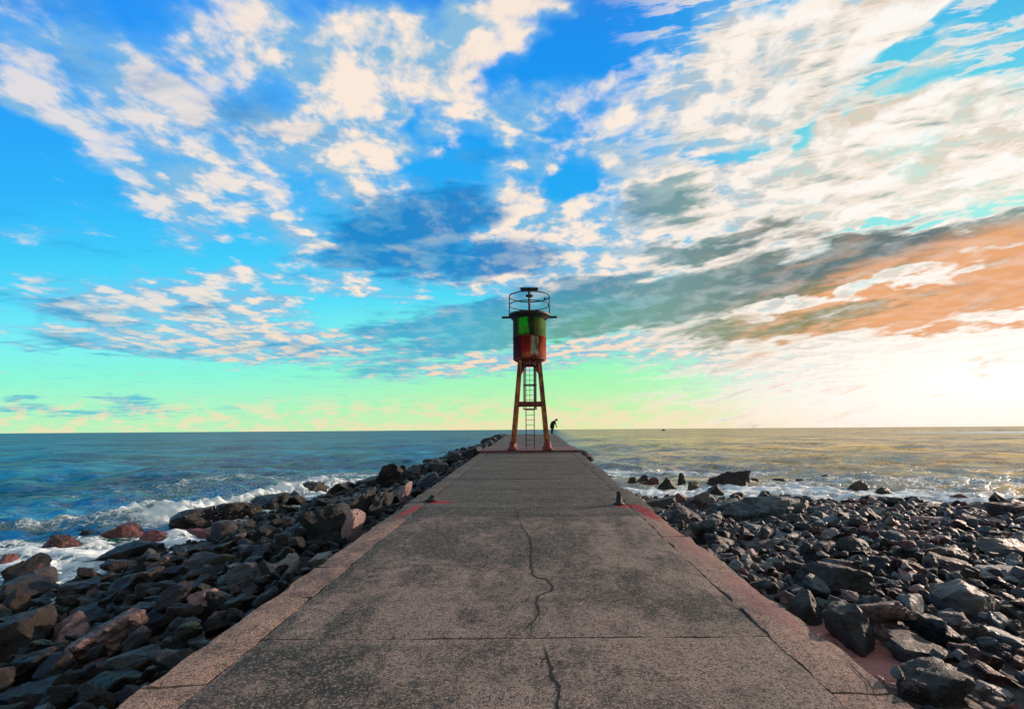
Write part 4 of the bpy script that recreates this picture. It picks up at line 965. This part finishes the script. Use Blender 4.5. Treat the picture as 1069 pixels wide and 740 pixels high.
for sx, sy in ((-1, -1), (1, -1), (1, 1), (-1, 1)):
    b_ = MB(); b_.beam(leg_at(sx, sy, 0.05), leg_at(sx, sy, ZT), .20, .18, .17, .15)
    # flanges of the steel section
    for s_ in (-1, 1):
        a = Vector(leg_at(sx, sy, .3)); c_ = Vector(leg_at(sx, sy, ZT - .1)); o_ = Vector((s_ * .105, -.02, 0))
        b_.beam(a + o_, c_ + o_ * .9, .022, .23)
    leg = b_.build('leg', M_leg, tower)
    f_ = MB(); x_, y_, z_ = leg_at(sx, sy, 0)
    f_.lathe([(.30, 0), (.30, .05), (.20, .09), (.155, .34), (.145, .42)], (x_, y_, z_ + .0), 14)
    for q in range(4): f_.lathe([(.03, .04), (.03, .09)], (x_ + .23 * math.cos(q * 1.57 + .78), y_ + .23 * math.sin(q * 1.57 + .78), z_), 6)
    f_.build('foot', M_foot, leg)
def ring_beams(z, w, h, name, m):
    k = HB + (HT - HB) * z / ZT
    for a, c_ in (((-1, -1), (1, -1)), ((1, -1), (1, 1)), ((1, 1), (-1, 1)), ((-1, 1), (-1, -1))):
        p = Vector(T(a[0] * k, a[1] * k, z)); q = Vector(T(c_[0] * k, c_[1] * k, z)); d = (q - p).normalized() * .09
        MB().beam(p + d, q - d, w, h, up=(0, 0, 1)).build(name, m, tower)
ring_beams(2.42, .10, .21, 'cross_beam', M_foot)
ring_beams(4.60, .09, .16, 'top_beam', M_foot)
# curved knee braces under the tank
for sx, sy in ((-1, -1), (1, -1), (1, 1), (-1, 1)):
    for ax in (0, 1):
        a = Vector(leg_at(sx, sy, 4.0)); e = Vector(T(sx * .12 if ax == 0 else sx * .50, sy * .50 if ax == 0 else sy * .12, 4.66))
        mid_ = a.lerp(e, .5) + Vector((0, 0, .10)); MB().beam(a, mid_, .10, .09).beam(mid_, e, .09, .09).build('knee_brace', M_foot, tower)
    a = Vector(leg_at(sx, sy, 4.5))
# tank
MB().lathe([(.52, 4.66), (.62, 4.68), (.86, 4.80), (.905, 4.86)], T(0, 0, 0), 48).build('hopper', M_foot, tower, True)
MB().lathe([(.90, zb + .002), (.90, zm - .03), (.915, zm - .028), (.915, zm - .002)], T(0, 0, 0), 64, cap=False).build('red_tank_shell', M_red, tower, True)
MB().lathe([(.902, zm), (.90, zm + .02), (.90, zt - .01)], T(0, 0, 0), 64, cap=False).build('green_tank_shell', M_green, tower, True)
rv = MB()
for q in range(48):
    for zz_ in (zb + .05, zt - .12): rv.lathe([(.014, -.012), (.014, .012)], T(.91 * math.cos(q * math.pi / 24), .91 * math.sin(q * math.pi / 24), zz_), 5)
rv.build('rivets', M_iron, tower)
# gallery floor with its raised rim and the two carrier beams that stick out
gal = MB().lathe([(.91, 6.98), (1.0, 7.08), (1.11, 7.17), (1.13, 7.18), (1.13, 7.28), (1.06, 7.28), (1.05, 7.24), (.02, 7.24)], T(0, 0, 0), 56, cap=True).build('gallery_floor', M_iron, tower, False)
for sy in (0,): 
    MB().beam(T(-1.50, 0, 7.15), T(-1.02, 0, 7.15), .12, .10, up=(0, 0, 1)).build('carrier_beam', M_iron, tower)
    MB().beam(T(1.02, 0, 7.15), T(1.50, 0, 7.15), .12, .10, up=(0, 0, 1)).build('carrier_beam', M_iron, tower)
rail = MB()
def circ(r, z, n=56, c=(0, 0)): return [T(c[0] + r * math.cos(2 * math.pi * k / n), c[1] + r * math.sin(2 * math.pi * k / n), z) for k in range(n)]
rl = MB().tube(circ(1.09, 8.27), .032, 8, True).build('guard_rail', M_iron, tower, True)
MB().tube(circ(1.09, 7.80), .024, 8, True).build('middle_rail', M_iron, tower, True)
for a in (0, 90, 180, 270):
    MB().tube([T(1.09 * math.cos(R(a)), 1.09 * math.sin(R(a)), 7.26), T(1.09 * math.cos(R(a)), 1.09 * math.sin(R(a)), 8.27)], .028, 8).build('rail_post', M_iron, tower, True)
for a, z in ((38, 8.30), (12, 7.86)): MB().box(T(1.09 * math.cos(R(a)), 1.09 * math.sin(R(a)), z + .04), (.09, .07, .12)).build('rail_clamp', M_iron, tower)
# the lamp on its mast, with the flat panel above
mast = MB().lathe([(.13, 7.24), (.13, 7.30), (.062, 7.34), (.062, 8.20), (.05, 8.22), (.05, 8.67)], T(0, 0, 0), 14).build('lamp_mast', M_iron, tower, True)
lamp = MB().lathe([(.06, 8.21), (.08, 8.23), (.21, 8.29), (.22, 8.31), (.21, 8.34), (.08, 8.38), (.065, 8.44), (.07, 8.56), (.05, 8.62)], T(0, 0, 0), 20).build('lantern', M_iron, tower, True)
pn = MB().box(T(0, 0, 8.70), (.96, .40, .04)).build('solar_panel', M_iron, tower)
MB().box(T(0, 0, 8.60), (.90, .05, .03)).box(T(-.43, 0, 8.648), (.035, .05, .062)).box(T(.43, 0, 8.648), (.035, .05, .062)).build('panel_bracket', M_iron, pn)
# ladder with its safety cage
lad = None
LY = -0.18
ld = MB().beam(T(-.222, LY, -.0), T(-.222, LY, 4.78), .045, .05).beam(T(.222, LY, -.0), T(.222, LY, 4.78), .045, .05)
lad = ld.build('ladder', M_lad, tower)
rg_ = 0.22
while rg_ < 4.7:
    MB().tube([T(-.22, LY, rg_), T(.22, LY, rg_)], .014, 6).build('rung', M_lad, lad); rg_ += .268
cg = MB()
for z in (2.12, 3.40, 4.45):
    cg.tube([T(.35 * math.sin(R(a)), LY - .05 - .40 + .40 * math.cos(R(a)) * 1.0, z) for a in range(0, 360, 15)], .026, 6, True)
for a in (-118, -80, 180, 80, 118): cg.tube([T(.35 * math.sin(R(a)), LY - .45 + .40 * math.cos(R(a)), 2.10), T(.35 * math.sin(R(a)), LY - .45 + .40 * math.cos(R(a)), 4.70)], .013, 5)
cg.build('ladder_cage', M_lad, tower)
MB().tube([T(.30, .10, 2.2), T(.30, .10, 4.70)], .06, 10).tube([T(-.30, .12, 2.3), T(-.30, .12, 4.70)], .035, 8).build('conduit', M_grey, tower, True)

# ================================================================ iron stubs by the red paint
def stub(x, y, h, r, label, lean):
    t_ = thing('mooring_stub', label, 'bollard', (x, y, zd(y)), 'rusted iron stubs on the pier edges')
    z = zd(y)
    MB().lathe([(r * 1.9, 0), (r * 1.9, .03), (r * 1.1, .045), (r, h * .55), (r * .92, h * .6)], (x, y, z + .002), 12).build('base', M_iron, t_, True)
    MB().beam((x, y, z + h * .55), (x + lean, y, z + h), r * 1.5, r * 1.2, r * .9, r * .8).build('broken_post', M_iron, t_)
stub(1.83, 10.3, .28, .062, 'short black iron stub standing in red paint on the right edge of the pier', -.02)
stub(-2.28, 10.9, .13, .085, 'low black iron stump in the red paint on the left edge of the pier', .03)

# ================================================================ the figure at the head of the pier
def skin_mesh(name, joints, edges, radii, m, parent, root=0, sub=2):
    me = bpy.data.meshes.new(name); off = np.array(parent.location) if parent else np.zeros(3)
    me.from_pydata([tuple(np.array(j) - off) for j in joints], edges, []); me.update()
    o = bpy.data.objects.new(name, me); col.objects.link(o)
    if parent: o.parent = parent
    md = o.modifiers.new('skin', 'SKIN'); md.use_smooth_shade = True
    for i, r_ in enumerate(radii):
        sv = me.skin_vertices[0].data[i]; sv.radius = r_ if isinstance(r_, tuple) else (r_, r_); sv.use_root = (i == root)
    s2 = o.modifiers.new('sub', 'SUBSURF'); s2.levels = sub; s2.render_levels = sub
    dg = bpy.context.evaluated_depsgraph_get(); ev = o.evaluated_get(dg); nm = bpy.data.meshes.new_from_object(ev)
    o.modifiers.clear(); o.data = nm; nm.materials.clear(); nm.materials.append(m)
    nm.polygons.foreach_set('use_smooth', [True] * len(nm.polygons))
    return o
def plain(name, c, rough=.8):
    m, n, b = mat(name); f = n.noise(opos(n), 14, 4, .6); n.put(b.inputs['Base Color'], n.mix(f, c, tuple(q * .6 for q in c[:3]) + (1,))); b.inputs['Roughness'].default_value = rough; return m
M_skin = plain('skin', (0.16, 0.085, 0.06, 1), .6); M_shirt = plain('dark_shirt_cloth', (0.012, 0.012, 0.017, 1)); M_trs = plain('dark_trouser_cloth', (0.014, 0.011, 0.012, 1)); M_hair = plain('dark_hair', (0.008, 0.006, 0.006, 1), .5)
PX, PY = 2.02, 50.2; PZ = zd(PY) + 0.0
person = thing('person', 'person in dark clothes bending forward with arms hanging at the far end of the pier', 'person', (PX, PY, PZ))
def Q(x, y, z): return (PX + x, PY + y, PZ + z)
J = [Q(0, 0, .88), Q(.03, 0, 1.02), Q(.10, 0, 1.20), Q(.22, 0, 1.36), Q(.31, 0, 1.42), Q(.42, 0, 1.455), Q(.50, 0, 1.46),   # pelvis .. neck .. head
     Q(.02, -.10, .84), Q(.05, -.12, .48), Q(-.02, -.13, .09), Q(.14, -.15, .045),
     Q(.00, .10, .84), Q(.01, .13, .47), Q(-.09, .14, .09), Q(.07, .16, .045),
     Q(.26, -.18, 1.33), Q(.36, -.22, 1.07), Q(.47, -.19, .85), Q(.49, -.185, .78),
     Q(.26, .18, 1.33), Q(.32, .22, 1.07), Q(.45, .19, .85), Q(.47, .185, .78)]
E = [(0, 1), (1, 2), (2, 3), (3, 4), (4, 5), (5, 6), (0, 7), (7, 8), (8, 9), (9, 10), (0, 11), (11, 12), (12, 13), (13, 14), (3, 15), (15, 16), (16, 17), (17, 18), (3, 19), (19, 20), (20, 21), (21, 22)]
Rd = [(.12, .15), (.11, .14), (.11, .15), (.10, .14), .055, .088, .095, .085, .058, .04, .035, .085, .058, .04, .035, .055, .042, .030, .034, .055, .042, .030, .034]
for side, w in ((-1, 18), (1, 22)):
    wx, wy, wz = np.array(J[w]) - np.array([PX, PY, PZ])
    for k in range(4):
        b0_ = len(J); oy = (k - 1.5) * .018; ln = (.062, .075, .070, .055)[k]
        J += [Q(wx + .012, wy + oy, wz - .05), Q(wx + .016, wy + oy * 1.15, wz - .05 - ln * .5), Q(wx + .005, wy + oy * 1.15, wz - .05 - ln)]
        E += [(w, b0_), (b0_, b0_ + 1), (b0_ + 1, b0_ + 2)]; Rd += [.010, .009, .008]
    b0_ = len(J); J += [Q(wx + .03, wy - side * .02, wz - .02), Q(wx + .045, wy - side * .025, wz - .065)]; E += [(w, b0_), (b0_, b0_ + 1)]; Rd += [.011, .009]
skin_mesh('body', J, E, Rd, M_skin, person, 0, 2)
g_ = .018
ci = [0, 1, 2, 3, 15, 16, 19, 20]; cm = {q: i for i, q in enumerate(ci)}
skin_mesh('shirt', [J[q] for q in ci], [(cm[a], cm[b_]) for a, b_ in E if a in cm and b_ in cm], [(.22, .22), (.22, .22), (.24, .24), (.19, .21), .12, .09, .12, .09], M_shirt, person, 0, 2)
ci = [0, 7, 8, 9, 11, 12, 13]; cm = {q: i for i, q in enumerate(ci)}
skin_mesh('trousers', [J[q] for q in ci], [(cm[a], cm[b_]) for a, b_ in E if a in cm and b_ in cm], [(.20, .22), .15, .115, .10, .15, .115, .10], M_trs, person, 0, 2)
hv, hf = ico(3); hh_ = hv * np.array([.135, .11, .12]) + np.array(Q(.465, 0, 1.495)); keep = hh_
mesh_obj('hair', hh_, hf, M_hair, person, True)
fc = MB().lathe([(.012, 0), (.016, .02), (.006, .045)], Q(.60, 0, 1.40), 6).build('nose', M_skin, person, True)

# ================================================================ far boat on the horizon
bx, by = (692.5 - VX) / F * 820, 820
M_hull = plain('dark_hull_paint', (0.03, 0.035, 0.04, 1)); 
boat = thing('fishing_boat', 'tiny dark boat far out on the horizon, right of the tower', 'boat', (bx, by, SEA))
Vh = []; Fh = []
for i, (t_, w_, zt_) in enumerate([(-3.2, .9, 1.2), (-1.5, 1.2, 1.1), (.5, 1.2, 1.15), (2.2, .8, 1.4), (3.4, .08, 1.9)]):
    Vh += [(bx + t_, by - w_, SEA + zt_), (bx + t_, by - w_ * .6, SEA - .3), (bx + t_, by + w_ * .6, SEA - .3), (bx + t_, by + w_, SEA + zt_)]
for i in range(4):
    for k in range(3): a = i * 4 + k; Fh.append((a, a + 4, a + 5, a + 1))
    Fh.append((i * 4 + 3, i * 4 + 7, i * 4 + 4, i * 4))
Fh += [(0, 1, 2, 3), (19, 18, 17, 16)]
mesh_obj('hull', Vh, Fh, M_hull, boat); MB().box((bx - .6, by, SEA + 2.0), (1.8, 1.5, 1.7)).build('cabin', M_hull, boat); MB().tube([(bx + .6, by, SEA + 1), (bx + .6, by, SEA + 4.6)], .12, 6).build('mast', M_hull, boat)

# ================================================================ spray thrown up by the left breaker
m, n, b = mat('white_spray'); b.inputs['Base Color'].default_value = (.8, .86, .86, 1); b.inputs['Roughness'].default_value = .5; b.inputs['Transmission Weight'].default_value = 0.0
D0, F0 = ico(1); Vs = []; Fs = []; b0 = 0
for (px, py, n_, sx_, sz2) in [(245, 517, 420, 1.7, .95), (300, 508, 260, 1.2, .8), (200, 530, 300, 1.7, .6), (215, 521, 220, 1.5, .8), (150, 538, 160, 1.8, .35), (170, 532, 160, 1.2, .5), (322, 503, 150, .7, .7)]:
    cx, cy2 = pix(px, py + 4, SEA + .3)
    for k in range(n_ * 2):
        h_ = abs(rng.normal(0, sz2)); r_ = rng.uniform(.004, .013) * (1.2 - .4 * min(h_, 1.5))
        c_ = np.array([cx + rng.normal(0, sx_) * (1 - .25 * min(h_, 2)), cy2 + rng.normal(0, .7), SEA + .3 + h_])
        Vs.append(D0 * r_ + c_); Fs.append(F0 + b0); b0 += len(D0)
o = mesh_obj('spray', np.vstack(Vs), np.vstack(Fs), m, smooth=True); tag(o, 'fine white spray above the breaker', 'spray', kind='stuff')
